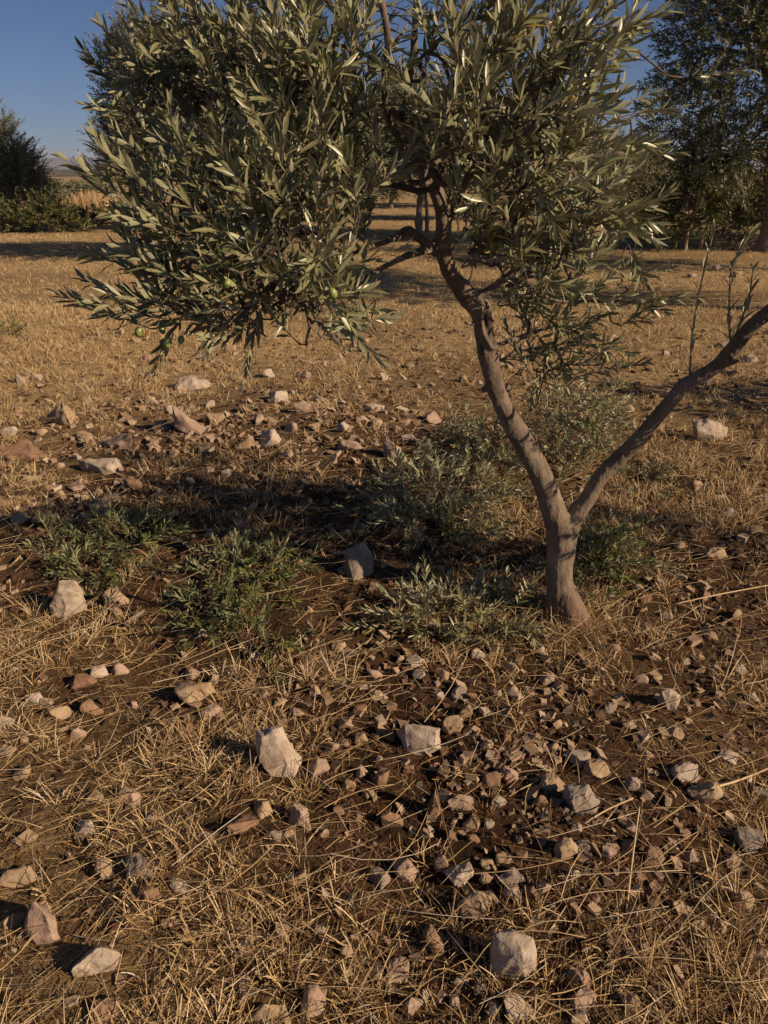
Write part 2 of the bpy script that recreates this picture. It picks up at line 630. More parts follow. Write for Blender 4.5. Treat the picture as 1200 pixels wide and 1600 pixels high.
M_HILL = plain_mat('scrub_hill', (0.045, 0.048, 0.030), (0.10, 0.088, 0.052), 0.012)
M_SCRUB = plain_mat('scrub_rise', (0.055, 0.055, 0.028), (0.17, 0.125, 0.07), 0.10)
ridge('hills', 4200, lambda x: 72 + 70 * float(fbm(np.array([x / 1500 + 4.0]), np.array([0.5]), 71, 4)[0]), M_HILL, 'far blue ridge on the horizon', -6500, 6500)
ridge('hills', 380, lambda x: 2.6 + 5 * float(fbm(np.array([x / 120 + 2.0]), np.array([0.5]), 81, 4)[0]), M_SCRUB, 'low brown scrubby rise before the far ridge', -700, 700)

# ------------------------------------------------------------------ dry grass
def strips(B, D, L, W, bendv, tint, face=None, rng=None, levels=3):
    """ribbon blades of `levels` cross sections"""
    n = len(B)
    t = np.linspace(0, 1, levels)
    c = B[:, None] + D[:, None] * (L[:, None] * t[None])[..., None] + bendv[:, None] * (t ** 2)[None, :, None]
    side = unit(np.cross(D, face if face is not None else rng.normal(0, 1, (n, 3))))
    hw = 0.5 * W[:, None] * (1.0 - 0.55 * t[None])
    Vv = np.stack([c - side[:, None] * hw[..., None], c + side[:, None] * hw[..., None]], 2).reshape(-1, 3)
    k = 2 * levels
    b0 = (np.arange(n) * k)[:, None] + (np.arange(levels - 1) * 2)[None]
    b0 = b0.ravel()
    f = np.stack([b0, b0 + 1, b0 + 3, b0 + 2], -1)
    return Vv, [f], np.repeat(tint, k)


def scatter(n, y0, y1, rng, power=1.0):
    """points on the ground in and round the view"""
    u = rng.random(n)
    if power == 0:
        y = y0 * (y1 / y0) ** u
    else:
        y = y0 + (y1 - y0) * u ** power
    x = (rng.random(n) * 2 - 1) * (0.62 * y + 1.25)
    return x, y


# ------------------------------------------------------------------ stones
def stone_mesh(name, seed, dims, mat, detail, block=3.0):
    r = random.Random(seed)
    bm = bmesh.new()
    n = r.randint(12, 19)
    for _ in range(n):
        v = Vector((r.gauss(0, 1), r.gauss(0, 1), r.gauss(0, 1)))
        pw = (abs(v.x) ** block + abs(v.y) ** block + abs(v.z) ** block) ** (1 / block)
        v = v / pw * r.uniform(0.82, 1.0)
        bm.verts.new((v.x * dims[0] / 2, v.y * dims[1] / 2, v.z * dims[2] / 2))
    res = bmesh.ops.convex_hull(bm, input=bm.verts)
    junk = list({g for g in res['geom_interior'] + res['geom_unused'] if isinstance(g, bmesh.types.BMVert)})
    if junk:
        bmesh.ops.delete(bm, geom=junk, context='VERTS')
    # stretch the hull back to its dimensions
    for ax in range(3):
        lo = min(v.co[ax] for v in bm.verts)
        hi = max(v.co[ax] for v in bm.verts)
        for v in bm.verts:
            v.co[ax] = ((v.co[ax] - lo) / max(hi - lo, 1e-6) - 0.5) * dims[ax]
    m = min(dims)
    bmesh.ops.dissolve_limit(bm, angle_limit=R(16), verts=bm.verts, edges=bm.edges)
    bmesh.ops.bevel(bm, geom=list(bm.edges), offset=m * r.uniform(0.025, 0.07), segments=2 if detail else 1, profile=0.6, affect='EDGES', clamp_overlap=True)
    bmesh.ops.triangulate(bm, faces=bm.faces)
    ml = max(dims)
    for _ in range(3 if detail else 2):
        lim = ml * (0.085 if detail else 0.2)
        es = [e for e in bm.edges if e.calc_length() > lim]
        if not es:
            break
        bmesh.ops.subdivide_edges(bm, edges=es, cuts=1)
        bmesh.ops.triangulate(bm, faces=bm.faces)
    off = Vector((seed * 1.7 % 97, seed * 3.1 % 89, seed * 0.7 % 83))
    bm.normal_update()
    for v in bm.verts:
        q = v.co / ml
        d = mnoise.fractal(q * 2.2 + off, 1.0, 2.0, 3) * 0.060 + mnoise.fractal(q * 8 + off, 0.9, 2.0, 3) * 0.034
        # a few bedding ledges
        d += 0.016 * (abs((q.z * 7 + 1.4 * mnoise.noise(q * 2 + off)) % 1.0 - 0.5) - 0.25)
        v.co += v.normal * d * (0.55 * ml + 0.45 * m)
    bm.normal_update()
    for f in bm.faces:
        f.smooth = True
    for e in bm.edges:
        if len(e.link_faces) == 2 and e.calc_face_angle(0) > R(34):
            e.smooth = False
    me = bpy.data.meshes.new(name)
    bm.to_mesh(me)
    bm.free()
    me.materials.append(mat)
    return me


# px, py (middle of the stone), width, height in photo pixels, colour, shape, label, short name used by neighbours' labels
HERO = [
 (655, 1146, 68, 58, 'white', 'block', 'broad white blocky stone on bare soil below the trunk', 'the broad white block'),
 (440, 1172, 76, 92, 'white', 'slab', 'largest pale stone, a half-domed slab with its left face in shade', 'the half-domed slab'),
 (303, 1077, 64, 44, 'tan', 'flat', 'broad tan stone just below the green shrub, among dry straw', 'the broad tan shrub-side stone'),
 (800, 1486, 66, 78, 'white', 'tall', 'large angular white boulder near the bottom edge, right of centre', 'the angular white boulder'),
 (808, 1563, 48, 54, 'white', 'block', 'rounded white stone directly in front of the angular white boulder', 'the rounded white stone'),
 (470, 1271, 48, 42, 'pink', 'wedge', 'pinkish wedge-shaped stone with a pointed top in front of the half-domed slab', 'the pink wedge'),
 (906, 1246, 56, 46, 'grey', 'tall', 'long grey stone tilted on its side beside dark shaded soil', 'the tilted grey stone'),
 (1101, 1232, 58, 46, 'tan', 'dome', 'rounded tan stone with a smooth domed top among straw stalks at the right', 'the domed tan stone'),
 (633, 1351, 48, 48, 'pink', 'block', 'rounded pink stone in dry straw, right-hand one of a close pair', 'the paired pink stone'),
 (592, 1367, 36, 40, 'grey', 'block', 'greyish stone, left-hand one of a close pair in dry straw', 'the paired greyish stone'),
 (717, 1361, 44, 40, 'white', 'block', 'squarish white stone in the middle of a stone cluster', 'the squarish white stone'),
 (797, 1363, 42, 32, 'grey', 'flat', 'grey flat-topped stone at the right of the stone cluster', 'the flat-topped grey stone'),
 (741, 1413, 56, 40, 'tan', 'wedge', 'tan wedge stone lying on its side at the front of the stone cluster', 'the lying tan wedge'),
 (720, 1248, 42, 30, 'pink', 'flat', 'flat pinkish stone resting beside the upright brown shard', 'the flat pinkish slab'),
 (680, 1254, 34, 56, 'brown', 'shard', 'pointed brown shard standing upright out of dark soil', 'the upright brown shard'),
 (706, 1130, 36, 32, 'tan', 'block', 'tan stone touching the right side of the broad white block', 'the tan stone beside the block'),
 (797, 1042, 26, 44, 'tan', 'tall', 'tall reddish tan stone standing just below the foot of the tree', 'the standing tan stone'),
 (805, 1082, 26, 30, 'pink', 'wedge', 'small pink pointed stone right below the standing tan stone', 'the pink pointed stone'),
 (137, 1292, 38, 32, 'white', 'block', 'chalky white cube-like stone alone in dry grass at the left', 'the chalky cube'),
 (165, 1351, 36, 44, 'tan', 'wedge', 'tan wedge standing on edge in grass below the chalky cube', 'the tan edge-on wedge'),
 (221, 1346, 48, 46, 'grey', 'block', 'grey mauve stone sitting in grass shade right of the tan wedge', 'the mauve shaded stone'),
 (28, 1365, 62, 36, 'tan', 'flat', 'long flat tan stone cut by the left edge of the picture', 'the long edge slab'),
 (75, 1432, 62, 74, 'pink', 'tall', 'tall mauve pink slab standing in grass at the left', 'the tall mauve slab'),
 (158, 1482, 78, 64, 'white', 'dome', 'big pale dome-shaped stone half buried in thick golden grass', 'the half buried pale dome'),
 (166, 1573, 42, 46, 'brown', 'block', 'brown stone at the bottom left in thick grass', 'the bottom-left brown stone'),
 (386, 1534, 44, 36, 'tan', 'flat', 'tan flat stone in thick grass near the bottom left of centre', 'the tan grass stone'),
 (492, 1561, 44, 52, 'pink', 'tall', 'pink upright stone in the grass at the bottom edge', 'the pink bottom stone'),
 (424, 1580, 66, 42, 'tan', 'flat', 'wide tan stone half hidden by grass at the bottom edge', 'the wide tan bottom stone'),
 (676, 1463, 36, 48, 'brown', 'tall', 'brown stone standing upright left of the angular white boulder', 'the upright brown stone'),
 (911, 1556, 42, 36, 'pink', 'block', 'pinkish flat-sided stone among straws at the bottom right', 'the flat-sided pinkish stone'),
 (1170, 1306, 40, 46, 'grey', 'block', 'dark grey stone near the right edge', 'the right-edge grey stone'),
 (1046, 1092, 42, 32, 'white', 'wedge', 'pale stone in straw to the right, well below the tree', 'the far-right pale stone'),
 (930, 1198, 40, 36, 'tan', 'block', 'tan chunky stone just above the tilted grey stone', 'the chunky tan stone'),
 (108, 938, 54, 64, 'white', 'tall', 'upright white slab at the left of the low green shrubs', 'the shrub-left slab'),
 (560, 876, 48, 62, 'grey', 'tall', 'grey block in the dark shade left of the trunk', 'the shaded grey block'),
 (365, 840, 34, 26, 'tan', 'block', 'sunlit tan stone on the dark shade line above the right shrub', 'the sunlit shade-line stone'),
 (300, 600, 58, 22, 'white', 'flat', 'flat pale slab lying in the stubble under the hanging olive branch', 'the flat stubble slab'),
 (385, 686, 30, 34, 'tan', 'wedge', 'tan pointed stone standing at the lit edge of a dark hollow', 'the hollow-edge stone'),
 (421, 681, 36, 40, 'white', 'block', 'white lumpy stone beside the tan pointed one behind the shade', 'the lumpy white stone'),
 (297, 664, 62, 34, 'pink', 'block', 'pinkish boulder in the middle of the stones behind the shade', 'the pinkish middle boulder'),
 (337, 648, 42, 26, 'tan', 'flat', 'tan flat stone touching the back of the pinkish boulder', 'the tan back stone'),
 (187, 691, 62, 26, 'pink', 'flat', 'low pink slab half sunk in straw at the left', 'the low pink slab'),
 (162, 725, 74, 26, 'white', 'flat', 'long low white slab in straw in front of the low pink slab', 'the long low slab'),
 (36, 709, 64, 22, 'brown', 'flat', 'flat brown slab near the left edge, standing proud of the straw', 'the flat brown slab'),
 (436, 618, 30, 28, 'white', 'block', 'whitish stone in the golden stubble behind the pinkish boulder', 'the stubble white stone'),
 (585, 636, 34, 18, 'white', 'flat', 'small bright flat stone in stubble left of the trunk', 'the bright flat stone'),
 (611, 703, 30, 40, 'pink', 'tall', 'pale leaning stone just behind the leafy brush pile', 'the brush-side stone'),
 (1105, 676, 52, 30, 'white', 'block', 'jagged whitish stone in straw right of the slanting limb', 'the jagged whitish stone'),
 (1116, 863, 44, 24, 'tan', 'flat', 'tan flat stone on the shaded ground at the right edge', 'the right shade slab'),
 (676, 652, 26, 24, 'pink', 'block', 'pink stone in golden stubble close left of the leaning trunk', 'the trunk-side pink stone'),
]
MINOR = [
 (727,1110,28,26,'tan'),(717,1078,26,26,'grey'),(735,1277,30,34,'tan'),(767,1396,30,28,'pink'),(788,1336,28,22,'tan'),(910,1527,30,26,'pink'),(985,1561,32,30,'tan'),
 (1077,1332,34,28,'pink'),(1145,1345,26,22,'tan'),(992,1220,36,28,'grey'),(905,1178,40,36,'grey'),(1050,1137,34,30,'tan'),(1155,1045,24,18,'white'),(952,1105,20,18,'grey'),
 (860,1222,44,28,'tan'),(793,1210,34,20,'pink'),(768,1217,32,22,'brown'),(778,1248,30,26,'grey'),(885,1325,44,24,'tan'),(912,1317,26,28,'grey'),(1020,1332,36,34,'brown'),
 (1135,1180,34,20,'white'),(612,1280,36,28,'brown'),(665,1300,26,18,'tan'),(815,1330,20,18,'brown'),(182,937,42,26,'tan'),(327,832,18,20,'white'),(252,665,28,22,'tan'),
 (100,655,52,14,'tan'),(328,630,16,18,'white'),(455,665,24,26,'pink'),(475,640,28,16,'pink'),(535,665,26,22,'white'),(550,697,42,18,'pink'),(637,682,26,20,'white'),
 (30,810,28,20,'pink'),(210,758,28,18,'brown'),(355,740,18,12,'white'),(245,795,14,14,'tan'),(155,1047,28,20,'white'),(186,1044,30,24,'pink'),(130,1062,42,28,'brown'),
 (55,1092,28,18,'white'),(75,1095,20,18,'pink'),(92,1113,36,22,'tan'),(145,1104,34,24,'brown'),(10,1125,30,24,'white'),(10,1170,28,22,'pink'),(35,1205,28,24,'tan'),
 (330,1110,38,20,'pink'),(300,1052,30,16,'tan'),(335,1060,20,18,'tan'),(410,1082,20,18,'pink'),(495,1079,28,18,'tan'),(385,1066,18,14,'brown'),(540,1130,26,22,'pink'),
 (150,1243,26,22,'tan'),(205,1243,38,28,'pink'),(378,1288,52,28,'brown'),(410,1257,32,34,'tan'),(428,1299,30,22,'grey'),(498,1196,30,26,'pink'),(520,1165,24,22,'tan'),
 (565,1200,18,28,'pink'),(596,1205,28,36,'brown'),(20,1432,38,28,'tan'),(235,1395,36,26,'brown'),(465,1366,32,28,'tan'),(1085,760,26,18,'tan'),(1170,560,22,18,'white'),
 (1130,541,22,16,'grey'),(1095,1020,20,16,'tan'),(1057,900,30,16,'grey'),(985,845,24,18,'tan'),(960,1012,22,18,'pink'),(1010,1175,24,18,'tan'),(1070,1205,44,26,'white'),
 (1185,1235,26,18,'grey'),(620,1505,38,46,'pink'),(540,1485,22,20,'tan'),(645,1570,36,24,'pink'),(720,1530,26,20,'grey'),(770,1570,26,30,'grey'),(1160,1405,28,36,'tan'),
 (1090,1440,24,22,'tan'),(905,1590,30,22,'white'),(1010,1240,24,20,'grey'),(655,1050,24,24,'grey'),(690,1052,24,18,'tan'),(625,1030,18,14,'tan'),(685,1085,20,16,'pink'),
 (735,1085,22,16,'brown'),(775,1085,20,18,'tan'),(855,1058,24,22,'white'),(875,1080,22,16,'brown'),(640,1200,18,14,'brown'),(680,1195,24,18,'brown'),(690,1345,22,30,'pink'),
 (707,1305,20,16,'brown'),(740,1310,22,16,'brown'),(760,1345,22,20,'tan'),(760,1370,28,22,'tan'),(800,1390,26,26,'pink'),(830,1390,24,22,'brown'),(850,1385,22,18,'tan'),
 (705,1255,18,18,'grey'),(755,1240,14,12,'tan'),(884,1262,14,14,'grey'),(900,1290,18,14,'pink'),(845,1250,24,18,'brown'),(950,1330,24,22,'pink'),(1000,1365,22,18,'brown'),
 (925,1392,22,26,'brown'),(860,1420,20,16,'brown'),(575,1240,20,16,'tan'),(545,1225,22,20,'tan'),(530,1262,20,18,'brown'),(505,1300,18,16,'tan'),(450,1300,20,14,'tan'),
 (560,1105,20,16,'brown'),(590,1085,20,16,'tan'),(585,1052,24,18,'pink'),(565,1150,22,18,'tan'),(610,1150,18,16,'brown'),(465,1110,22,16,'pink'),(440,1095,20,16,'tan'),
 (95,775,22,16,'tan'),(120,760,24,16,'pink'),(150,770,22,16,'tan'),(175,775,20,14,'pink'),(75,760,22,14,'brown'),(50,745,24,14,'tan'),(130,790,20,14,'brown'),(165,800,20,14,'pink'),
 (205,655,18,22,'tan'),(65,675,20,14,'tan'),(15,675,24,16,'white'),(30,640,18,12,'tan'),(270,640,20,16,'white'),(235,625,18,12,'tan'),(500,620,18,12,'white'),(540,640,18,12,'tan'),
 (590,660,20,14,'pink'),(620,670,18,12,'tan'),(490,665,20,16,'tan'),(405,655,18,18,'pink'),(380,640,18,14,'tan'),(560,690,18,12,'tan'),(520,720,20,12,'pink'),(380,760,14,10,'tan'),
 (60,590,18,10,'white'),(175,600,18,10,'tan'),(420,585,20,12,'white'),(530,560,18,10,'tan'),(600,590,16,10,'white'),(360,545,20,10,'tan'),(640,570,16,10,'tan'),(230,560,16,8,'tan'),
 (980,640,20,12,'tan'),(1010,660,18,12,'tan'),(1150,650,18,12,'tan'),(1040,555,18,10,'grey'),(1120,420,20,10,'grey'),(1150,430,22,10,'tan'),(1080,430,18,9,'grey'),(955,530,18,10,'tan'),
 (1030,745,20,14,'tan'),(1140,800,22,14,'grey'),(1180,830,22,14,'tan'),(1020,800,20,14,'brown'),(1060,850,20,14,'tan'),(1100,930,22,16,'brown'),(1150,960,22,16,'tan'),(1040,960,20,16,'pink'),
 (1110,990,20,16,'tan'),(1175,1090,24,18,'tan'),(1000,1060,22,16,'pink'),(980,1130,20,16,'tan'),(870,1130,22,16,'tan'),(835,1150,20,16,'brown'),(790,1150,20,16,'brown'),(760,1165,22,16,'tan'),
]
SHAPES = ['block', 'flat', 'wedge', 'dome', 'block', 'tall']
srng = random.Random(77)
STONE_SPOTS = []
placed = []


def put_stone(px, py, wpx, hpx, tone, shape, seed, label, group=None):
    p0 = on_ground(px, py + hpx * 0.30)
    dep = depth_of(p0)
    r = random.Random(seed * 13 + 1)
    W = wpx * dep / F * 1.02
    ca = math.atan2(CAM_H, p0.y)
    Hh = hpx * dep / F                                  # what shows: height*cos + depth*sin
    ratio = {'flat': 0.42, 'tall': 1.05, 'slab': 1.05, 'shard': 1.5, 'dome': 0.62, 'wedge': 0.8, 'block': 0.72}[shape]
    if shape in ('tall', 'shard', 'slab'):
        D = W * 0.72
        H = max(0.5 * W, (Hh - D * 0.5 * math.sin(ca)) / math.cos(ca))
        H = min(H, W * (1.9 if shape == 'shard' else 1.25))
    else:
        H = W * ratio
        D = (Hh - H * 0.75 * math.cos(ca)) / max(math.sin(ca), 0.2)
        D = min(max(D, 0.55 * W), 1.15 * W)
    H *= 1.2
    me = stone_mesh('stone', seed, (W, D, H), STONE[tone], wpx > 33, 2.4 if shape == 'dome' else 3.4)
    if shape in ('shard', 'wedge'):
        k = 0.75 if shape == 'shard' else 0.28
        sx = r.choice((-1, 1)) * 0.3
        for v in me.vertices:
            f = (v.co.z / H + 0.5)
            v.co.x = v.co.x * (1 - k * f) + sx * W * (f - 0.5) * (0.3 if shape == 'shard' else 0.8)
            v.co.y *= (1 - 0.4 * k * f)
    if shape == 'slab':
        for v in me.vertices:
            f = v.co.z / H + 0.5
            v.co.x = v.co.x * (1 - 0.5 * f ** 1.6) - 0.12 * W * f
            v.co.y = v.co.y * (1 - 0.35 * f) + 0.1 * W * f
    if shape == 'dome':
        for v in me.vertices:
            f = max(0, v.co.z / H)
            v.co.x *= 1 - 0.35 * f
            v.co.y *= 1 - 0.35 * f
    o = bpy.data.objects.new('stone', me)
    COL.objects.link(o)
    o.location = (p0.x, p0.y, gh1(p0.x, p0.y) + H * (0.5 - 0.31))
    o.rotation_euler = (r.uniform(-.16, .16), r.uniform(-.16, .16), r.uniform(-0.45, 0.45))
    tag(o, label, 'stone', group or 'pale field stones lying on the red soil')
    placed.append((px, py, wpx))
    STONE_SPOTS.append((p0.x, p0.y, 0.5 * max(W, D)))
    return o


for k, (px, py, wpx, hpx, tone, shape, label, short) in enumerate(HERO):
    put_stone(px, py, wpx, hpx, tone, shape, 100 + k, label)

# the lesser stones take their labels from the nearest of the ones above
jobs = []
for k, (px, py, wpx, hpx, tone) in enumerate(MINOR):
    jobs.append([px, py, wpx, hpx, tone, srng.choice(SHAPES), 400 + k])
k = 0
tries = 0
while len(jobs) + len(HERO) < 296 and tries < 20000:
    tries += 1
    px, py = srng.uniform(5, 1195), srng.uniform(560, 1590)
    wgt = 0.25
    for cx, cy, rx, ry, a in ((760, 1220, 300, 220, 1.0), (330, 680, 330, 70, 0.9), (150, 1120, 170, 80, 0.8), (1050, 1000, 140, 120, 0.6), (100, 780, 120, 40, 0.8)):
        wgt = max(wgt, a * math.exp(-((px - cx) / rx) ** 2 - ((py - cy) / ry) ** 2))
    if srng.random() > wgt:
        continue
    wpx = srng.uniform(15, 27) * (0.62 + 0.38 * min(1, py / 1200))
    if any(math.hypot(px - q[0], py - q[1]) < 0.62 * (wpx + q[2]) for q in [(h[0], h[1], h[2]) for h in HERO] + [(j[0], j[1], j[2]) for j in jobs]):
        continue
    jobs.append([px, py, wpx, wpx * srng.uniform(0.6, 0.95), srng.choice(['tan', 'tan', 'pink', 'grey', 'brown', 'brown', 'white']), srng.choice(SHAPES), 800 + k])
    k += 1

LAND = [(h[0], h[1], h[7]) for h in HERO]
SIDE = ['right of', 'behind and right of', 'behind', 'behind and left of', 'left of', 'in front and left of', 'in front of', 'in front and right of']
cells = {}
for j in jobs:
    best = min(LAND, key=lambda q: math.hypot(j[0] - q[0], (j[1] - q[1]) * 1.2))
    a = math.degrees(math.atan2(-(j[1] - best[1]), j[0] - best[0])) % 360
    s = SIDE[int((a + 22.5) // 45) % 8]
    cells.setdefault((best[2], s), []).append((math.hypot(j[0] - best[0], j[1] - best[1]), j))
ORD = ['nearest', 'second', 'third', 'fourth', 'fifth', 'sixth', 'seventh', 'eighth', 'ninth', 'tenth', 'eleventh', 'twelfth']
TONE_W = {'white': 'whitish', 'pink': 'pinkish', 'tan': 'tan', 'grey': 'greyish', 'brown': 'reddish brown'}
SHAPE_W = {'block': 'angular', 'flat': 'flat', 'wedge': 'wedge-shaped', 'dome': 'rounded', 'tall': 'upright'}
for (lm, s), lst in cells.items():
    lst.sort(key=lambda q: q[0])
    many = len(lst) > 1
    for i, (dist, j) in enumerate(lst):
        size = 'small' if j[2] < 26 else 'fist-sized'
        rank = (ORD[i] + ' ' if many else '')
        words_ = f"{size} {TONE_W[j[4]]} {SHAPE_W[j[5]]} stone, {rank}{s} {lm}" if many else f"{size} {TONE_W[j[4]]} {SHAPE_W[j[5]]} stone, {s} {lm}"
        put_stone(j[0], j[1], j[2], j[3], j[4], j[5], j[6], words_)

# everything smaller: uncountable pebbles and crumbs of earth
prng = np.random.default_rng(9)


def pebbles(name, n, size, mat, label, seed, keepfun):
    x, y = scatter(n, 0.5, 8.0, prng, 1.2)
    px, py = to_px(np.stack([x, y, np.zeros_like(x)], -1))
    keep = prng.random(n) < keepfun(px, py, x, y)
    x, y = x[keep], y[keep]
    k = len(x)
    base = np.array([(a, b, c) for a in (-1, 1) for b in (-1, 1) for c in (-1, 1)], float)
    # eight jittered corners: a chipped little block
    s = size * np.minimum(prng.lognormal(0, 0.55, k), 2.4) * np.clip(1 + 0.28 * (y - 1.6), 0.9, 1.9)
    Vp = base[None] * prng.uniform(0.45, 1.0, (k, 8, 3)) * prng.uniform(0.55, 1.1, (k, 1, 3))
    ang = prng.uniform(0, 6.28, k)
    tl = prng.normal(0, 0.5, k)
    ca, sa = np.cos(ang), np.sin(ang)
    Vx = Vp[..., 0] * ca[:, None] - Vp[..., 1] * sa[:, None]
    Vy = Vp[..., 0] * sa[:, None] + Vp[..., 1] * ca[:, None]
    Vz = Vp[..., 2] * 0.7 * np.cos(tl)[:, None] + Vx * np.sin(tl)[:, None]
    Vq = np.stack([Vx, Vy, Vz], -1) * s[:, None, None]
    Vq[..., 0] += x[:, None]
    Vq[..., 1] += y[:, None]
    Vq[..., 2] += (gh(x, y) + 0.25 * s)[:, None]
    fq = np.array([[0, 1, 3, 2], [4, 6, 7, 5], [0, 4, 5, 1], [2, 3, 7, 6], [0, 2, 6, 4], [1, 5, 7, 3]])
    f = (np.arange(k) * 8)[:, None, None] + fq[None]
    o = mesh_np(name, Vq.reshape(-1, 3), [f.reshape(-1, 4)], mat, np.repeat(np.clip(prng.normal(0.5, 0.25, k), 0, 1), 8), smooth=False)
    md = o.modifiers.new('edges', 'BEVEL')
    md.width = size * 0.22
    md.segments = 1
    tag(o, label, 'rubble', kind='stuff')


def rub(px, py, x, y):
    v = 0.13 * np.ones_like(px)
    for cx, cy, rx, ry, a in ((330, 680, 340, 80, 1.0), (100, 780, 150, 50, 1.0), (790, 1230, 350, 250, 1.0), (150, 1110, 190, 70, .8), (1060, 1000, 160, 150, .7), (620, 1060, 250, 60, .8), (980, 1420, 220, 140, .7), (600, 1480, 250, 100, .5)):
        v = np.maximum(v, a * np.exp(-((px - cx) / rx) ** 2 - ((py - cy) / ry) ** 2))
    return v * np.clip((fbm(x / 0.3, y / 0.3, 131, 2) - 0.3) * 3, 0.15, 1)


pebbles('rubble', 36000, 0.0088, M_RUBBLE, 'small chips of pale limestone strewn over the soil', 1, rub)
pebbles('rubble', 50000, 0.0058, M_CRUMB, 'crumbs of reddish brown earth and grit strewn over the soil', 2, lambda px, py, x, y: 0.12 + 0.88 * rub(px, py, x, y))

ST = np.array(STONE_SPOTS)


def off_stones(x, y, f=1.15):
    ok = np.ones(len(x), bool)
    for i in range(0, len(x), 8000):
        d = np.hypot(x[i:i + 8000, None] - ST[None, :, 0], y[i:i + 8000, None] - ST[None, :, 1])
        ok[i:i + 8000] = (d > f * ST[None, :, 2]).all(1)
    return ok


rng = np.random.default_rng(5)
bag = Bag()


def tufts(n, y0, y1, nb, hgt, wid, spread, power, tmean):
    x, y = scatter(n, y0, y1, rng, power)
    px, py = to_px(np.stack([x, y, np.zeros_like(x)], -1))
    cl = fbm(x / 0.33, y / 0.33, 91, 3)
    keep = rng.random(n) < shade_thinned_grass(px, py) * np.clip((cl - np.clip(0.46 - y * 0.02, 0.26, 0.40)) * 5.0, 0.04, 1)
    keep &= off_stones(x, y)
    keep &= rng.random(n) < np.where(y > 4, np.clip((fbm(x / 2.8, y / 1.7, 57, 3) - 0.30) * 4, 0.25, 1), 1)
    x, y, cl = x[keep], y[keep], cl[keep]
    m = rng.integers(nb[0], nb[1] + 1, len(x))
    i = np.repeat(np.arange(len(x)), m)
    k = len(i)
    a = rng.uniform(0, 6.283, k)
    rr = spread * np.sqrt(rng.random(k))
    bx, by = x[i] + rr * np.cos(a), y[i] + rr * np.sin(a)
    B = np.stack([bx, by, gh(bx, by) - 0.004], -1)
    lean = np.abs(rng.normal(0, 0.42, k)) + 0.22 * rr / spread
    a2 = a + rng.normal(0, 0.9, k)
    D = unit(np.stack([np.cos(a2) * np.sin(lean), np.sin(a2) * np.sin(lean), np.cos(lean) + 0.05], -1))
    hs = (0.6 + 0.8 * rng.random(len(x)))[i]
    L = hgt * hs * rng.uniform(0.35, 1.35, k)
    bend = np.stack([np.cos(a2), np.sin(a2), -0.7 + 0 * a2], -1) * (L * np.abs(rng.normal(0, 0.32, k)))[:, None]
    T = np.clip(tmean + rng.normal(0, 0.17, k) + rng.normal(0, 0.10, len(x))[i], 0, 1)
    bag.add(*[q for q in strips(B, D, L, wid * rng.uniform(0.6, 1.3, k), bend, T, rng=rng, levels=4 if y1 < 4 else 3)])


tufts(16500, 0.5, 3.4, (8, 22), 0.060, 0.0028, 0.024, 0.9, 0.66)
tufts(40000, 3.0, 9.5, (6, 12), 0.062, 0.0040, 0.03, 1.1, 0.64)
tufts(60000, 8.5, 40.0, (4, 7), 0.060, 0.0065, 0.08, 1.6, 0.66)
# single short bits of cut straw standing or lying between the tufts
x, y = scatter(62000, 0.5, 7.5, rng, 1.2)
px, py = to_px(np.stack([x, y, np.zeros_like(x)], -1))
keep = (rng.random(len(x)) < 0.05 + 0.95 * shade_thinned_grass(px, py) * np.clip((fbm(x / 0.33, y / 0.33, 91, 3) - 0.28) * 4, 0.12, 1)) & off_stones(x, y)
x, y = x[keep], y[keep]
k = len(x)
a = rng.uniform(0, 6.283, k)
el = np.abs(rng.normal(0.12, 0.28, k))
D = np.stack([np.cos(a) * np.cos(el), np.sin(a) * np.cos(el), np.sin(el)], -1)
L = rng.uniform(0.02, 0.09, k)
B = np.stack([x, y, gh(x, y) + rng.uniform(0.001, 0.015, k)], -1)
bag.add(*strips(B, D, L, rng.uniform(0.0012, 0.0030, k), np.stack([0 * a, 0 * a, -L * 0.25], -1) * rng.random((k, 1)), np.clip(rng.normal(0.5, 0.2, k), 0, 1), rng=rng))
o = bag.build('dry_grass', M_STRAW)
tag(o, 'cut dry golden grass stubble covering the field', 'grass', kind='stuff')

# a thin mat of flattened straw bits right down on the soil
x, y = scatter(110000, 0.5, 6.5, rng, 1.15)
px, py = to_px(np.stack([x, y, np.zeros_like(x)], -1))
keep = (rng.random(len(x)) < (0.25 + 0.75 * np.clip(shade_thinned_grass(px, py) * 2.2, 0, 1)) * np.clip((fbm(x / 0.22, y / 0.22, 97, 2) - 0.25) * 3, 0.1, 1)) & off_stones(x, y, 0.9)
x, y = x[keep], y[keep]
k = len(x)
a = rng.uniform(0, 6.283, k)
L = rng.uniform(0.015, 0.075, k)
dx, dy = np.cos(a) * L, np.sin(a) * L
z0, z1 = gh(x, y), gh(x + dx, y + dy)
D = np.stack([dx, dy, z1 - z0], -1)
B = np.stack([x, y, z0 + rng.uniform(0.002, 0.008, k)], -1)
mat_bits = strips(B, unit(D), np.linalg.norm(D, axis=1), rng.uniform(0.0010, 0.0022, k), np.zeros((k, 3)), np.clip(rng.normal(0.48, 0.2, k), 0, 1), face=np.tile([0.0, 0.0, 1.0], (k, 1)) + rng.normal(0, .3, (k, 3)), levels=2)

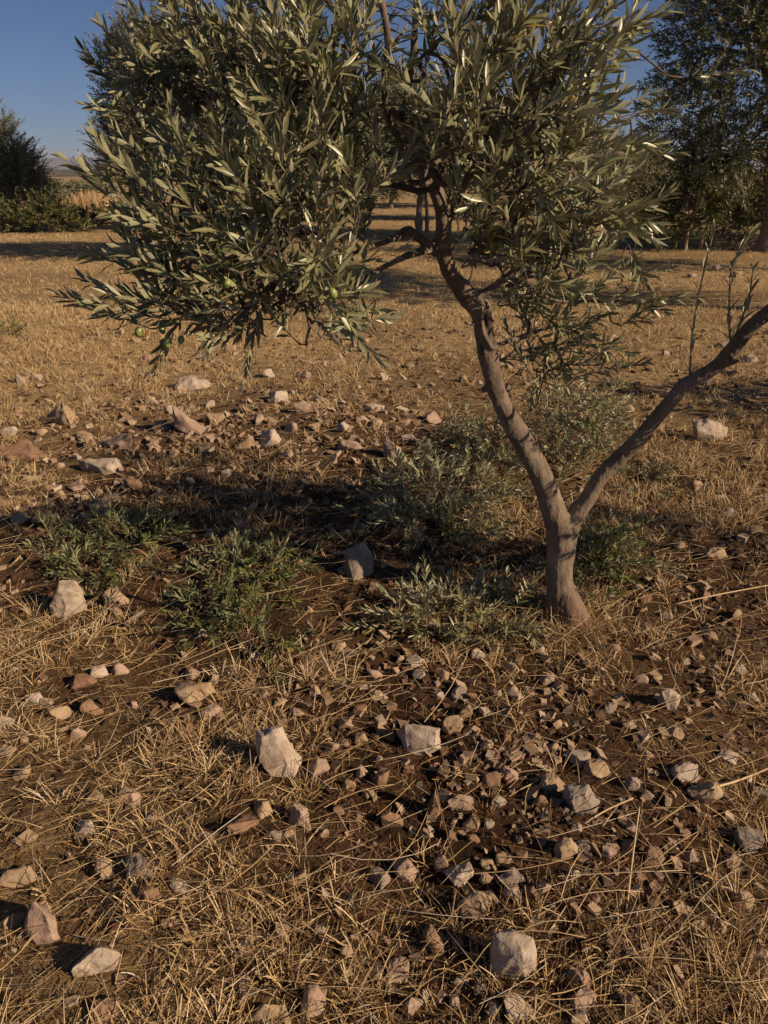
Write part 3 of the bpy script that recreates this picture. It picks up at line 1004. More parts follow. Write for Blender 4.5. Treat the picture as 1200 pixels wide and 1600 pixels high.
# long straws lying loose on the stubble
bag = Bag()
bag.add(*mat_bits)
x, y = scatter(4700, 0.5, 5.0, rng, 1.25)
px, py = to_px(np.stack([x, y, np.zeros_like(x)], -1))
keep = rng.random(len(x)) < 0.30 + 0.7 * shade_thinned_grass(px, py)
x, y = x[keep], y[keep]
k = len(x)
a = np.where(rng.random(k) < 0.45, rng.normal(0.55, 0.35, k), rng.uniform(0, 3.14, k)) + np.where(rng.random(k) < 0.5, 0, np.pi)
L = rng.uniform(0.10, 0.42, k) * rng.uniform(0.5, 1, k)
el = rng.normal(0.05, 0.10, k)
D = np.stack([np.cos(a) * np.cos(el), np.sin(a) * np.cos(el), np.sin(el)], -1)
mx, my = x + D[:, 0] * L / 2, y + D[:, 1] * L / 2
z = np.maximum(np.maximum(gh(x, y), gh(mx, my)), gh(x + D[:, 0] * L, y + D[:, 1] * L) - D[:, 2] * L * 0.5)
B = np.stack([x, y, z + rng.uniform(0.003, 0.04, k)], -1)
bend = rng.normal(0, 0.08, (k, 3)) * L[:, None]
ts = np.linspace(0, 1, 5)
P = B[:, None] + D[:, None] * (L[:, None] * ts)[..., None] + bend[:, None] * (ts * (1 - ts) * 2)[None, :, None]
bag.add(*tubes(P, (rng.uniform(0.0007, 0.0014, k))[:, None] * np.array([1, 1, .95, .85, .6])[None], 3), np.repeat(np.clip(rng.normal(0.68, 0.2, k), 0, 1), 15))
o = bag.build('loose_straw', M_STRAW)
tag(o, 'long pale straws lying loose across the stony ground', 'straw', kind='stuff')
# ------------------------------------------------------------------ the olive tree
def branch_net(skeleton, skel_dir, bases, dirs, rng, rmin=0.0009, k=0.0013, rmax=0.02):
    """joins every shoot base to the nearest branch already there with a curved twig -> polylines, radii"""
    nodes = [np.asarray(skeleton, float)]
    owner = [np.full(len(skeleton), -1)]
    nd = [np.asarray(skel_dir, float)]
    d0 = np.min(np.linalg.norm(bases[:, None] - nodes[0][None], axis=2), axis=1)
    order = np.argsort(d0)
    par = np.full(len(bases), -1)
    P = np.zeros((len(bases), 6, 3))
    cap = len(skeleton) + len(bases) * 5
    N = np.zeros((cap, 3)); O = np.full(cap, -1); DD = np.zeros((cap, 3))
    m = len(skeleton)
    N[:m] = skeleton; DD[:m] = skel_dir
    ts = np.linspace(0, 1, 6)[:, None]
    for i in order:
        v = bases[i] - N[:m]
        dist = np.linalg.norm(v, axis=1)
        # prefer nodes behind the shoot: the twig should arrive travelling the shoot's way
        al = (v * dirs[i]).sum(1) / np.maximum(dist, 1e-6)
        j = int(np.argmin(dist * (1.35 - 0.35 * al)))
        a, b = N[j], bases[i]
        L = dist[j]
        c1 = a + unit((0.9 if L < 0.15 else 0.3) * DD[j] + v[j] / max(L, 1e-6)) * L * 0.38
        c2 = b - dirs[i] * min(L * 0.33, 0.06)
        q = (1 - ts) ** 3 * a + 3 * (1 - ts) ** 2 * ts * c1 + 3 * (1 - ts) * ts ** 2 * c2 + ts ** 3 * b
        q[1:5] += rng.normal(0, min(0.03 * L, 0.006) if L < 1 else 0.02, (4, 3))
        P[i] = q
        par[i] = O[j]
        N[m:m + 5] = q[1:]
        O[m:m + 5] = i
        DD[m:m + 5] = np.gradient(q, axis=0)[1:] / max(L / 5, 1e-6)
        m += 5
    cnt = np.ones(len(bases))
    for i in order[::-1]:
        if par[i] >= 0:
            cnt[par[i]] += cnt[i]
    r = np.minimum(rmin + k * np.sqrt(cnt), rmax)
    return P, r[:, None] * np.linspace(1.12, 0.88, 6)[None]


def limb(pts, n=7):
    """pts: (px, py, Y, radius_px) -> world centre line and radii"""
    c, r = [], []
    for px, py, Yd, rp in pts:
        p = at(px, py, Yd)
        c.append(p)
        r.append(rp * 0.76 * depth_of(p) / F)
    cc = catmull([np.append(np.array(p), q) for p, q in zip(c, r)], n)
    return cc[:, :3], cc[:, 3]


def fused(name, lines, voxel, parent, mat, bark=0.004):
    """branches swept as tubes, then melted into one skin"""
    b = Bag()
    for c, r in lines:
        Vt, fc = tubes(c[None], r[None], 14)
        n = len(c)
        b.add(Vt, [fc[0], fc[1], np.arange(14)[None, ::-1]])
    tmp = b.build('tmp', None)
    md = tmp.modifiers.new('m', 'REMESH')
    md.mode = 'VOXEL'
    md.voxel_size = voxel
    ms = tmp.modifiers.new('s', 'SMOOTH')
    ms.factor = 0.5
    ms.iterations = 6
    dg = bpy.context.evaluated_depsgraph_get()
    me = bpy.data.meshes.new_from_object(tmp.evaluated_get(dg))
    bpy.data.objects.remove(tmp)
    me.name = name
    return me


T_BASE = on_ground(872, 968)
tree = empty('olive_tree', (T_BASE.x, T_BASE.y, T_BASE.z))
tag(tree, 'young olive tree with forked bare trunk and dense grey-green crown, in the foreground', 'tree')

trunk_l = limb([(868, 985, 2.33, 34), (872, 955, 2.33, 31), (874, 920, 2.33, 27), (875, 870, 2.33, 26), (874, 830, 2.32, 27), (862, 790, 2.31, 25), (845, 740, 2.29, 23), (820, 695, 2.27, 22),
                (797, 655, 2.25, 20.5), (779, 618, 2.23, 19.5), (766, 570, 2.20, 18.5), (757, 525, 2.18, 19.5), (750, 488, 2.15, 20.5), (733, 465, 2.13, 20), (710, 438, 2.10, 18.5), (697, 408, 2.08, 18),
                (692, 378, 2.06, 18.5), (693, 348, 2.04, 17), (688, 320, 2.02, 15), (676, 288, 2.0, 13.5), (660, 258, 1.98, 12.5), (643, 225, 1.96, 11), (634, 190, 1.94, 10), (636, 150, 1.92, 9), (643, 100, 1.9, 8.5), (648, 55, 1.88, 8.5), (650, 0, 1.86, 8), (655, -70, 1.85, 7), (650, -170, 1.85, 5)])
fork_r = limb([(880, 880, 2.33, 20), (888, 835, 2.33, 20), (899, 803, 2.33, 19), (921, 775, 2.32, 17), (937, 747, 2.31, 16), (960, 722, 2.30, 15.5), (998, 686, 2.27, 15), (1038, 637, 2.24, 14.5), (1074, 600, 2.21, 15.5), (1117, 574, 2.18, 14),
                (1138, 555, 2.16, 16.5), (1165, 520, 2.13, 15), (1200, 488, 2.1, 14), (1260, 440, 2.06, 13.5), (1330, 400, 2.03, 12), (1400, 350, 2.0, 10)])
b_up = limb([(640, 240, 1.96, 8), (622, 215, 1.94, 8), (606, 180, 1.9, 7.5), (600, 130, 1.86, 7), (606, 70, 1.83, 8), (600, 20, 1.81, 7.5), (580, -60, 1.8, 6), (560, -140, 1.8, 4)])
b_l1 = limb([(692, 392, 2.07, 12), (672, 383, 2.05, 11.5), (655, 371, 2.02, 10.5), (636, 360, 1.99, 10), (624, 368, 1.96, 8.5), (600, 379, 1.91, 7.5), (570, 388, 1.85, 6.5), (545, 398, 1.8, 5.5), (500, 405, 1.72, 4.5), (450, 395, 1.66, 4)])
b_l2 = limb([(690, 398, 2.07, 10), (668, 392, 2.04, 9), (643, 397, 2.0, 8), (618, 408, 1.95, 7), (595, 420, 1.9, 6.5), (576, 432, 1.86, 6), (550, 450, 1.8, 5), (500, 465, 1.74, 4.5), (440, 470, 1.68, 4)])
b_l3 = limb([(676, 290, 2.0, 8), (640, 285, 1.95, 6.5), (600, 295, 1.88, 6), (560, 300, 1.8, 5), (500, 300, 1.72, 4.5), (420, 310, 1.66, 4), (340, 330, 1.62, 3)])
b_l4 = limb([(634, 190, 1.94, 8), (590, 160, 1.93, 6.5), (530, 145, 1.92, 6), (460, 160, 1.9, 5.5), (400, 165, 1.9, 5), (330, 150, 1.92, 4), (270, 120, 1.95, 3)])
b_l5 = limb([(606, 110, 1.85, 6), (560, 80, 1.85, 5), (480, 60, 1.87, 4.5), (400, 50, 1.9, 4), (320, 40, 1.95, 3)])
b_r1 = limb([(692, 355, 2.05, 11), (708, 318, 2.04, 9), (735, 280, 2.0, 8), (770, 235, 1.96, 7), (800, 190, 1.92, 6.5), (830, 140, 1.9, 6), (850, 80, 1.88, 5), (860, 0, 1.88, 4), (865, -80, 1.88, 3)])
b_r2 = limb([(740, 468, 2.13, 9), (765, 452, 2.12, 8), (795, 430, 2.1, 7), (830, 400, 2.06, 6), (870, 370, 2.02, 5), (910, 340, 1.98, 4.5), (950, 320, 1.96, 3.5)])
b_r3 = limb([(770, 235, 1.96, 6), (820, 225, 1.93, 5.5), (875, 195, 1.91, 5), (915, 180, 1.9, 4.5), (940, 175, 1.9, 4), (985, 187, 1.9, 3)])
b_r4 = limb([(795, 430, 2.1, 5), (830, 450, 2.18, 4.5), (870, 470, 2.24, 4), (920, 470, 2.24, 3.6), (958, 468, 2.22, 3.2), (985, 450, 2.2, 2.5)])
b_r5 = limb([(763, 545, 2.21, 6), (790, 535, 2.27, 5), (830, 520, 2.32, 4.5), (870, 510, 2.33, 4), (905, 520, 2.32, 3)])
stub = limb([(780, 640, 2.25, 9), (790, 622, 2.3, 8), (794, 606, 2.33, 7.5), (795, 600, 2.34, 6)])
nub = limb([(755, 505, 2.16, 5), (738, 506, 2.13, 4.5), (726, 504, 2.11, 3.5)])
nub2 = limb([(1130, 565, 2.17, 8), (1146, 566, 2.14, 6), (1156, 562, 2.12, 4)])
nub3 = limb([(752, 612, 2.22, 6), (766, 600, 2.22, 8), (772, 590, 2.22, 4)])
fl1 = limb([(876, 905, 2.33, 18), (890, 945, 2.30, 27), (898, 972, 2.27, 34), (901, 992, 2.26, 27)])
fl2 = limb([(872, 925, 2.33, 16), (856, 960, 2.36, 21), (838, 986, 2.40, 17)])
rr1 = limb([(1260, 440, 2.06, 9), (1330, 390, 2.2, 7), (1420, 340, 2.4, 6), (1500, 290, 2.5, 4)])
rr2 = limb([(1330, 400, 2.03, 8), (1450, 400, 2.2, 6), (1560, 410, 2.35, 4)])
rr3 = limb([(1260, 440, 2.06, 8), (1330, 470, 1.95, 6), (1420, 500, 1.8, 5), (1500, 560, 1.6, 3)])

main_lines = [trunk_l, fork_r, b_up, b_l1, b_l2, b_l3, b_l4, b_l5, b_r1, b_r2, b_r3, b_r4, b_r5, stub, nub, nub2, nub3, fl1, fl2, rr1, rr2, rr3]
tm = fused('trunk', main_lines, 0.0042, tree, M_BARK)
nv = len(tm.vertices)
co = np.empty(nv * 3, np.float32)
tm.vertices.foreach_get('co', co)
co = co.reshape(-1, 3).astype(float)
no = np.empty(nv * 3, np.float32)
tm.vertices.foreach_get('normal', no)
no = no.reshape(-1, 3)
px, py = to_px(co)
facing = (no * unit(np.array([0, 0, CAM_H]) - co)).sum(1) > 0.05
dead = np.zeros(nv)
disp = np.zeros(nv)
# the long open scar below the bend, its rolled rim, and the small round knot under it
cx, cy = 765 - (py - 515) * -0.20, 515
e = np.sqrt(((px - (764 + (py - 515) * 0.20)) / 6.5) ** 2 + ((py - 507) / 24) ** 2)
m = facing & (e < 2.2) & (np.abs(py - 515) < 60)
dead[m] = np.clip(1.25 - e[m], 0, 1) ** 0.5
disp[m] += -0.022 * np.clip(1.1 - e[m], 0, 1) + 0.007 * np.exp(-((e[m] - 1.45) / 0.3) ** 2)
e = np.hypot(px - 770, (py - 537)) / 4.5
m = facing & (e < 2.4)
dead[m] = np.maximum(dead[m], 0.8 * np.clip(1.2 - e[m], 0, 1))
disp[m] += -0.007 * np.clip(1.1 - e[m], 0, 1) + 0.004 * np.exp(-((e[m] - 1.4) / 0.4) ** 2)
# knots and old pruning marks along the stem
kr = np.random.default_rng(63)
for c, r in (trunk_l, fork_r):
    for _ in range(16):
        q = kr.integers(8, len(c) - 20)
        ctr = c[q] + r[q] * unit(np.array([kr.uniform(-.9, .9), -1.0, kr.uniform(0, .5)]))
        sz = kr.uniform(0.004, 0.010)
        dd = np.linalg.norm((co - ctr) * np.array([1, 1, 0.7]), axis=1) / sz
        dead = np.maximum(dead, 0.75 * np.clip(1.3 - dd, 0, 1))
        disp += 0.35 * sz * np.exp(-((dd - 1.3) / 0.5) ** 2) - 0.3 * sz * np.clip(1.1 - dd, 0, 1)
# cracks at the fork
e = np.hypot((px - 899) / 9, (py - 812) / 11)
m = facing & (e < 1.3)
dead[m] = np.maximum(dead[m], 0.55 * np.clip(1.2 - e[m], 0, 1) * (vnoise(px[m] / 2.5, py[m] / 9, 7) > 0.5))
for i in range(nv):
    q = Vector(co[i])
    q2 = Vector((q.x * 1.0, q.y * 1.0, q.z * 0.4))
    disp[i] += 0.0055 * mnoise.fractal(q2 * 16, 1.0, 2.0, 3) + 0.0016 * mnoise.fractal(q2 * 70, 0.8, 2.0, 2)
thin = np.ones(nv)
for c, r in main_lines:
    if r.max() < 0.014:
        for a, b in zip(c, r):
            s = np.linalg.norm(co - a, axis=1) < max(b * 2.2, 0.012)
            thin[s] = np.minimum(thin[s], 0.35)
co2 = co + no * (disp * np.where(dead > 0, 1, thin))[:, None]
tm.vertices.foreach_set('co', co2.astype(np.float32).ravel())
a = tm.attributes.new('tint', 'FLOAT', 'POINT')
a.data.foreach_set('value', dead.astype(np.float32))
zz = co[:, 2] - T_BASE.z
soil = np.clip((0.10 - zz) / 0.10 + 0.5 * (fbm(co[:, 0] * 22, zz * 22, 141, 2) - 0.5), 0, 1) * (np.hypot(co[:, 0] - T_BASE.x, co[:, 1] - T_BASE.y) < 0.3)
a = tm.attributes.new('soil', 'FLOAT', 'POINT')
a.data.foreach_set('value', (0.85 * soil).astype(np.float32))
tm.materials.append(M_BARK)
for p in tm.polygons:
    p.use_smooth = True
tm.update()
trunk = bpy.data.objects.new('trunk', tm)
COL.objects.link(trunk)
trunk.parent = tree
trunk.matrix_parent_inverse = Matrix.Translation(-tree.location)

# shoots fill the crown the way the photograph shows it: px, py, rx, ry, Y, dY, count, up, out-x
CROWN = [
 (315, 60, 120, 90, 1.95, .22, 50, .55, -.5), (235, 150, 50, 60, 1.95, .15, 16, .3, -.9), (222, 120, 28, 25, 1.92, .1, 6, .35, -1.0), (335, 190, 110, 80, 1.85, .2, 34, .8, -.3), (440, 60, 110, 90, 1.9, .25, 46, .8, -.2),
 (270, 290, 75, 80, 1.62, .14, 28, .95, -.4), (370, 290, 90, 80, 1.64, .16, 40, 1.0, -.1), (235, 400, 55, 45, 1.6, .1, 12, .7, -.7), (330, 420, 100, 55, 1.62, .14, 36, .5, -.6),
 (240, 482, 90, 26, 1.6, .1, 15, .15, -1.0), (350, 495, 80, 26, 1.62, .12, 14, -.15, -.6), (275, 515, 40, 12, 1.6, .06, 3, .0, -.5),
 (450, 400, 80, 65, 1.6, .16, 40, .5, -.2), (520, 465, 50, 35, 1.6, .1, 14, .2, .3), (450, 490, 70, 25, 1.62, .1, 10, -.4, 0), (520, 505, 45, 20, 1.6, .08, 7, -.6, .4),
 (500, 290, 95, 90, 1.66, .18, 48, .9, 0), (460, 190, 90, 80, 1.7, .2, 32, 1.0, -.1), (545, 190, 60, 80, 1.72, .18, 24, 1.0, 0),
 (515, 70, 85, 80, 1.8, .22, 36, 1.0, 0), (560, 330, 35, 40, 1.68, .1, 7, .5, -.3),
 (740, 70, 80, 90, 1.75, .2, 40, 1.0, .1), (820, 80, 110, 90, 1.75, .2, 44, .9, .3), (740, 190, 100, 70, 1.68, .18, 36, .8, .1), (850, 190, 90, 70, 1.72, .2, 32, .7, .5),
 (935, 50, 50, 80, 1.8, .15, 13, .8, .8), (925, 130, 45, 30, 1.8, .15, 4, .6, 1.0), (790, 290, 95, 70, 1.7, .18, 38, .6, .2), (890, 290, 80, 60, 1.75, .2, 30, .5, .8), (960, 330, 50, 45, 1.8, .12, 16, .5, 1.0),
 (815, 380, 75, 65, 1.85, .16, 34, .5, .2), (880, 400, 80, 60, 2.0, .16, 26, .5, .7), (960, 225, 35, 20, 1.85, .1, 4, .5, 1.1), (835, 480, 50, 55, 2.30, .10, 22, .3, .3), (880, 480, 70, 50, 2.28, .12, 20, .3, .7),
 (890, 560, 60, 40, 2.32, .12, 16, .1, .7), (845, 560, 40, 40, 2.36, .1, 11, .2, .4), (985, 470, 30, 35, 2.2, .05, 7, .3, .7), (940, 560, 35, 25, 2.28, .1, 6, .1, .9), (1005, 425, 25, 14, 2.1, .05, 3, .3, .9),
 (690, 250, 40, 60, 1.8, .1, 7, .6, 0), (745, 390, 20, 40, 2.08, .06, 4, .7, .2),
]
crng = np.random.default_rng(21)
SB, SD, SL = [], [], []
for (px, py, rx, ry, Yd, dY, n, up, ox) in CROWN:
    for _ in range(int(round(n * 0.56))):
        while True:
            q = crng.uniform(-1, 1, 3)
            if q @ q < 1:
                break
        p = at(px + rx * q[0], py + ry * q[1], Yd + dY * q[2])
        d = np.array([ox * 0.7 + 0.45 * q[0], 0.45 * q[2] - 0.15, up * 0.8 + 0.2 * -q[1]]) + crng.normal(0, 0.36, 3)
        d = d / np.linalg.norm(d)
        L = crng.uniform(0.07, 0.18) if crng.random() < 0.7 else crng.uniform(0.18, 0.28)
        SB.append(np.array(p) - d * L * 0.5)
        SD.append(d)
        SL.append(L)


def cloud(cx, cy, cz, rx, ry, rz, n, up=0.5):
    for _ in range(n):
        q = crng.normal(0, 1, 3)
        q = q / np.linalg.norm(q) * crng.random() ** 0.5
        d = q * 0.8 + np.array([0, 0, up]) + crng.normal(0, 0.35, 3)
        d /= np.linalg.norm(d)
        SB.append(np.array([cx + rx * q[0], cy + ry * q[1], cz + rz * q[2]]))
        SD.append(d)
        SL.append(crng.uniform(0.09, 0.2))


cloud(0.05, 2.0, 2.30, 0.65, 0.5, 0.35, 150)        # the crown goes on above the picture
cloud(-0.25, 2.3, 1.95, 0.3, 0.3, 0.3, 50)      # and behind
cloud(0.45, 2.3, 1.75, 0.35, 0.3, 0.35, 50)
cloud(2.02, 2.08, 1.42, 0.52, 0.36, 0.28, 290)      # crown of the right-hand limb, beyond the frame
cloud(2.0, 2.4, 1.75, 0.35, 0.4, 0.25, 50)
cloud(1.45, 2.0, 1.14, 0.15, 0.15, 0.12, 26)  # unseen clump added to put the slanting limb in shade
cloud(1.80, 1.98, 0.87, 0.26, 0.10, 0.09, 75)  # unseen leaf clump added to darken the ground left of the trunk
cloud(2.35, 2.55, 0.60, 0.32, 0.25, 0.18, 60)
SB, SD, SL = np.array(SB), np.array(SD), np.array(SL)
sk, skd = [], []
for c, r in main_lines[2:13] + main_lines[19:] + [(main_lines[0][0][70:], main_lines[0][1][70:])]:
    sk.append(c)
    skd.append(unit(np.gradient(c, axis=0)))
sk, skd = np.concatenate(sk), np.concatenate(skd)
P, rad = branch_net(sk, skd, SB, SD, crng, rmax=0.008)
bag = Bag()
bag.add(*tubes(P, rad, 6))
bend = np.stack([0 * SL, 0 * SL, crng.normal(0.02, 0.10, len(SL)) * SL], -1) + crng.normal(0, 0.08, (len(SL), 3)) * SL[:, None]
stem, lv = shoots(SB, SD, SL, np.round(SL / 0.0150), 0.050, 0.0096, crng, 0, bend, 0.0014, 0.15, (24, 52))
bag.add(*stem)
bag.build('twigs', M_TWIG, tree)
bag = Bag()
bag.add(*lv)
bag.build('crown', M_LEAF, tree)
print('crown leaves', len(lv[2]) // 18, 'shoots', len(SB))

# thin upright shoots growing out of the right-hand limb
def water_shoot(pts, n, ll, rr):
    c, r = limb(pts, 8)
    t = np.linspace(0.05, 1, n)
    i = np.clip((t * (len(c) - 1)).astype(int), 0, len(c) - 2)
    ax = unit(c[i + 1] - c[i])
    b2 = Bag()
    b2.add(*tubes(c[None], r[None], 6))
    s = b2.build('shoot', M_SHOOT, tree)
    B, D, Nn, Ls = [], [], [], []
    for k in range(n):
        for sd in (0, 1):
            ph = k * 1.57 + sd * math.pi + rr.normal(0, 0.4)
            u = unit(np.cross(ax[k], [0.2, 1, 0.1]))
            v = np.cross(ax[k], u)
            rd = u * math.cos(ph) + v * math.sin(ph)
            al = R(rr.uniform(12, 34))
            d = ax[k] * math.cos(al) + rd * math.sin(al)
            B.append(c[i[k]]); D.append(d); Nn.append(ax[k] - d * (ax[k] @ d)); Ls.append(ll * rr.uniform(0.6, 1.2))
    Ls = np.array(Ls)
    Vl, fl, tl = leaves(B, D, Nn, Ls, Ls * 0.21, np.clip(rr.normal(0.8, 0.08, len(Ls)), 0, 0.9), rr)
    lb = Bag()
    lb.add(Vl, fl, tl)
    lo = lb.build('shoot_leaves', M_LEAF)
    lo.parent = s


wr = np.random.default_rng(31)
water_shoot([(1077, 600, 2.21, 1.8), (1080, 545, 2.22, 2.2), (1085, 500, 2.23, 2), (1094, 450, 2.24, 1.8), (1103, 410, 2.25, 1.5), (1113, 370, 2.26, 1)], 8, 0.052, wr)
water_shoot([(1142, 545, 2.15, 1.8), (1139, 500, 2.17, 2.2), (1140, 460, 2.18, 2), (1143, 420, 2.19, 1.8), (1156, 392, 2.2, 1.4), (1170, 370, 2.2, 1)], 10, 0.05, wr)
water_shoot([(1145, 535, 2.15, 2.2), (1158, 500, 2.14, 2), (1170, 465, 2.14, 1.8), (1176, 425, 2.14, 1.2)], 8, 0.048, wr)

# the few green olives
def fruit(px, py, Yd, s):
    p = at(px, py, Yd)
    bm = bmesh.new()
    bmesh.ops.create_uvsphere(bm, u_segments=14, v_segments=10, radius=1)
    for v in bm.verts:
        f = v.co.z
        v.co = Vector((v.co.x * (0.40 - 0.03 * f), v.co.y * (0.40 - 0.03 * f), v.co.z * 0.52 - (0.02 if f < -0.9 else 0))) * s
    c = bmesh.ops.create_cone(bm, cap_ends=True, segments=6, radius1=s * 0.05, radius2=s * 0.035, depth=s * 0.7, matrix=Matrix.Translation((0, 0, s * 0.82)))
    for f in bm.faces:
        f.smooth = True
    me = bpy.data.meshes.new('olive')
    bm.to_mesh(me)
    bm.free()
    me.materials.append(M_OLIVE)
    o = bpy.data.objects.new('olive', me)
    COL.objects.link(o)
    o.parent = tree
    o.matrix_parent_inverse = Matrix.Translation(-tree.location)
    o.location = p
    o.rotation_euler = (random.Random(px).uniform(-.3, .3), random.Random(py).uniform(-.4, .4), 0)


M_OLIVE = plain_mat('green_olive', (0.20, 0.23, 0.05), (0.27, 0.30, 0.08), 40, 0.35)
for px, py, Yd, s in ((262, 536, 1.55, .022), (217, 519, 1.55, .022), (283, 531, 1.56, .018), (355, 443, 1.5, .018), (520, 458, 1.46, .022), (253, 515, 1.58, .018)):
    fruit(px, py, Yd, s)

# ------------------------------------------------------------------ low leafy plants round the tree
def leafy_plant(name, label, cat, spots, ll, lw, n, hgt, mat, seed, splay=0.8, lenr=(0.10, 0.24), pitch=0.013, group=None, tint0=0.45):
    """spots: (px, py, rx_px, ry_px) patches on the ground the stems rise from"""
    r = np.random.default_rng(seed)
    B, D, L = [], [], []
    tot = sum(s[2] * s[3] for s in spots)
    for (px, py, rx, ry) in spots:
        m = max(3, int(n * rx * ry / tot))
        c = on_ground(px, py)
        for _ in range(m):
            a, q = r.uniform(0, 6.283), math.sqrt(r.random())
            g = on_ground(px + rx * q * math.cos(a), py + ry * q * math.sin(a))
            hh = hgt * r.uniform(0.0, 1.0) * (1 - 0.6 * q * q)
            d = np.array([math.cos(a) * q, -math.sin(a) * q, 0]) * splay + np.array([0, 0, 0.35 + 0.5 * (1 - q)]) + r.normal(0, 0.45, 3)
            d[2] = abs(d[2]) * 0.9 - 0.05
            B.append(np.array([g.x, g.y, g.z + hh]))
            D.append(d / np.linalg.norm(d))
            L.append(r.uniform(*lenr))
    B, D, L = np.array(B), unit(D), np.array(L)
    c = on_ground(spots[0][0], spots[0][1])
    root = empty(name, (c.x, c.y, c.z))
    tag(root, label, cat, group)
    # stems run from a few crowns at ground level out to the shoots
    roots = []
    for (px, py, rx, ry) in spots:
        for k in range(3):
            g = on_ground(px + rx * r.uniform(-.5, .5), py + ry * r.uniform(-.3, .6))
            roots.append([g.x, g.y, g.z - 0.01])
    roots = np.array(roots)
    P, rad = branch_net(roots, np.tile([0, 0, 1.0], (len(roots), 1)), B, D, r, 0.0008, 0.0006, 0.006)
    sb = Bag()
    sb.add(*tubes(P, rad, 5))
    bend = np.stack([0 * L, 0 * L, -L * r.uniform(-0.1, 0.35, len(L))], -1)
    stem, lv = shoots(B, D, L, np.round(L / pitch), ll, lw, r, 1, bend, 0.0013, 0.2, (28, 60), tint0, 0.3)
    zl = lv[0]
    zl[:, 2] = np.maximum(zl[:, 2], gh(zl[:, 0], zl[:, 1]) + 0.003)
    sb.add(*stem)
    sb.build('stems', M_TWIG, root)
    fb = Bag()
    fb.add(*lv)
    fb.build('foliage', mat, root)
    return root


SG = 'low leafy plants around the olive tree'
leafy_plant('olive_brush', 'wide grey-green olive brush spread on the ground left of the trunk, mostly in sun', 'brush',
            [(700, 785, 85, 48), (635, 765, 45, 30), (660, 830, 70, 26)], 0.040, 0.0076, 170, 0.10, M_LEAF, 41, 1.3, (0.10, 0.26), 0.013, SG, 0.5)
leafy_plant('olive_brush', 'taller leafy olive brush clump close behind the left of the trunk', 'brush',
            [(770, 722, 40, 26), (740, 700, 30, 14)], 0.042, 0.0080, 60, 0.24, M_LEAF, 50, 0.6, (0.12, 0.28), 0.014, SG, 0.55)
leafy_plant('olive_brush', 'narrow-leaved grey-green olive brush lying in front of the trunk shade', 'brush',
            [(720, 965, 75, 30), (660, 975, 45, 24), (790, 955, 40, 20)], 0.042, 0.0078, 80, 0.035, M_LEAF, 42, 1.3, (0.10, 0.2), 0.013, SG, 0.55)
leafy_plant('low_shrub', 'dark green low shrub at the far left of the shaded ground', 'shrub',
            [(200, 850, 60, 28), (110, 862, 35, 16), (150, 895, 40, 18)], 0.036, 0.0068, 85, 0.11, M_SHRUB, 43, 1.3, (0.08, 0.18), 0.011, SG, 0.35)
leafy_plant('low_shrub', 'bright green bushy shrub in the shade left of the trunk, sunlit at its right side', 'shrub',
            [(375, 915, 62, 38), (435, 905, 35, 30), (330, 975, 55, 26), (410, 1005, 40, 18)], 0.030, 0.0066, 135, 0.13, M_SHRUB, 44, 1.2, (0.08, 0.18), 0.0105, SG, 0.55)
leafy_plant('basal_shoots', 'fine green shoots sprouting beside the right of the trunk foot', 'shoots',
            [(935, 905, 38, 22), (965, 885, 25, 20), (915, 880, 14, 16)], 0.024, 0.0056, 130, 0.16, M_SHRUB, 45, 0.5, (0.10, 0.22), 0.010, SG, 0.62)
leafy_plant('basal_shoots', 'taller olive shoots rising behind the fork between trunk and slanting limb', 'shoots',
            [(900, 735, 55, 25), (855, 720, 30, 20), (945, 715, 30, 20)], 0.038, 0.0078, 125, 0.52, M_LEAF, 46, 0.25, (0.12, 0.28), 0.016, SG, 0.45)
leafy_plant('green_weed', 'small yellowish green weed tuft at the left edge of the stubble', 'weed',
            [(6, 522, 22, 10)], 0.05, 0.010, 16, 0.05, M_BUSH, 47, 0.8, (0.1, 0.2), 0.02, None, 0.55)
leafy_plant('green_weed', 'pale green weed sprig in straw at the left end of the low shrubs', 'weed',
            [(85, 870, 26, 14)], 0.04, 0.008, 12, 0.04, M_SHRUB, 48, 0.8, (0.08, 0.14), 0.014, None, 0.6)
leafy_plant('green_weed', 'pale bluish green weed growing in stubble right of the fork', 'weed',
            [(1010, 760, 40, 18)], 0.03, 0.006, 22, 0.06, M_LEAF, 49, 0.6, (0.08, 0.18), 0.013, None, 0.55)


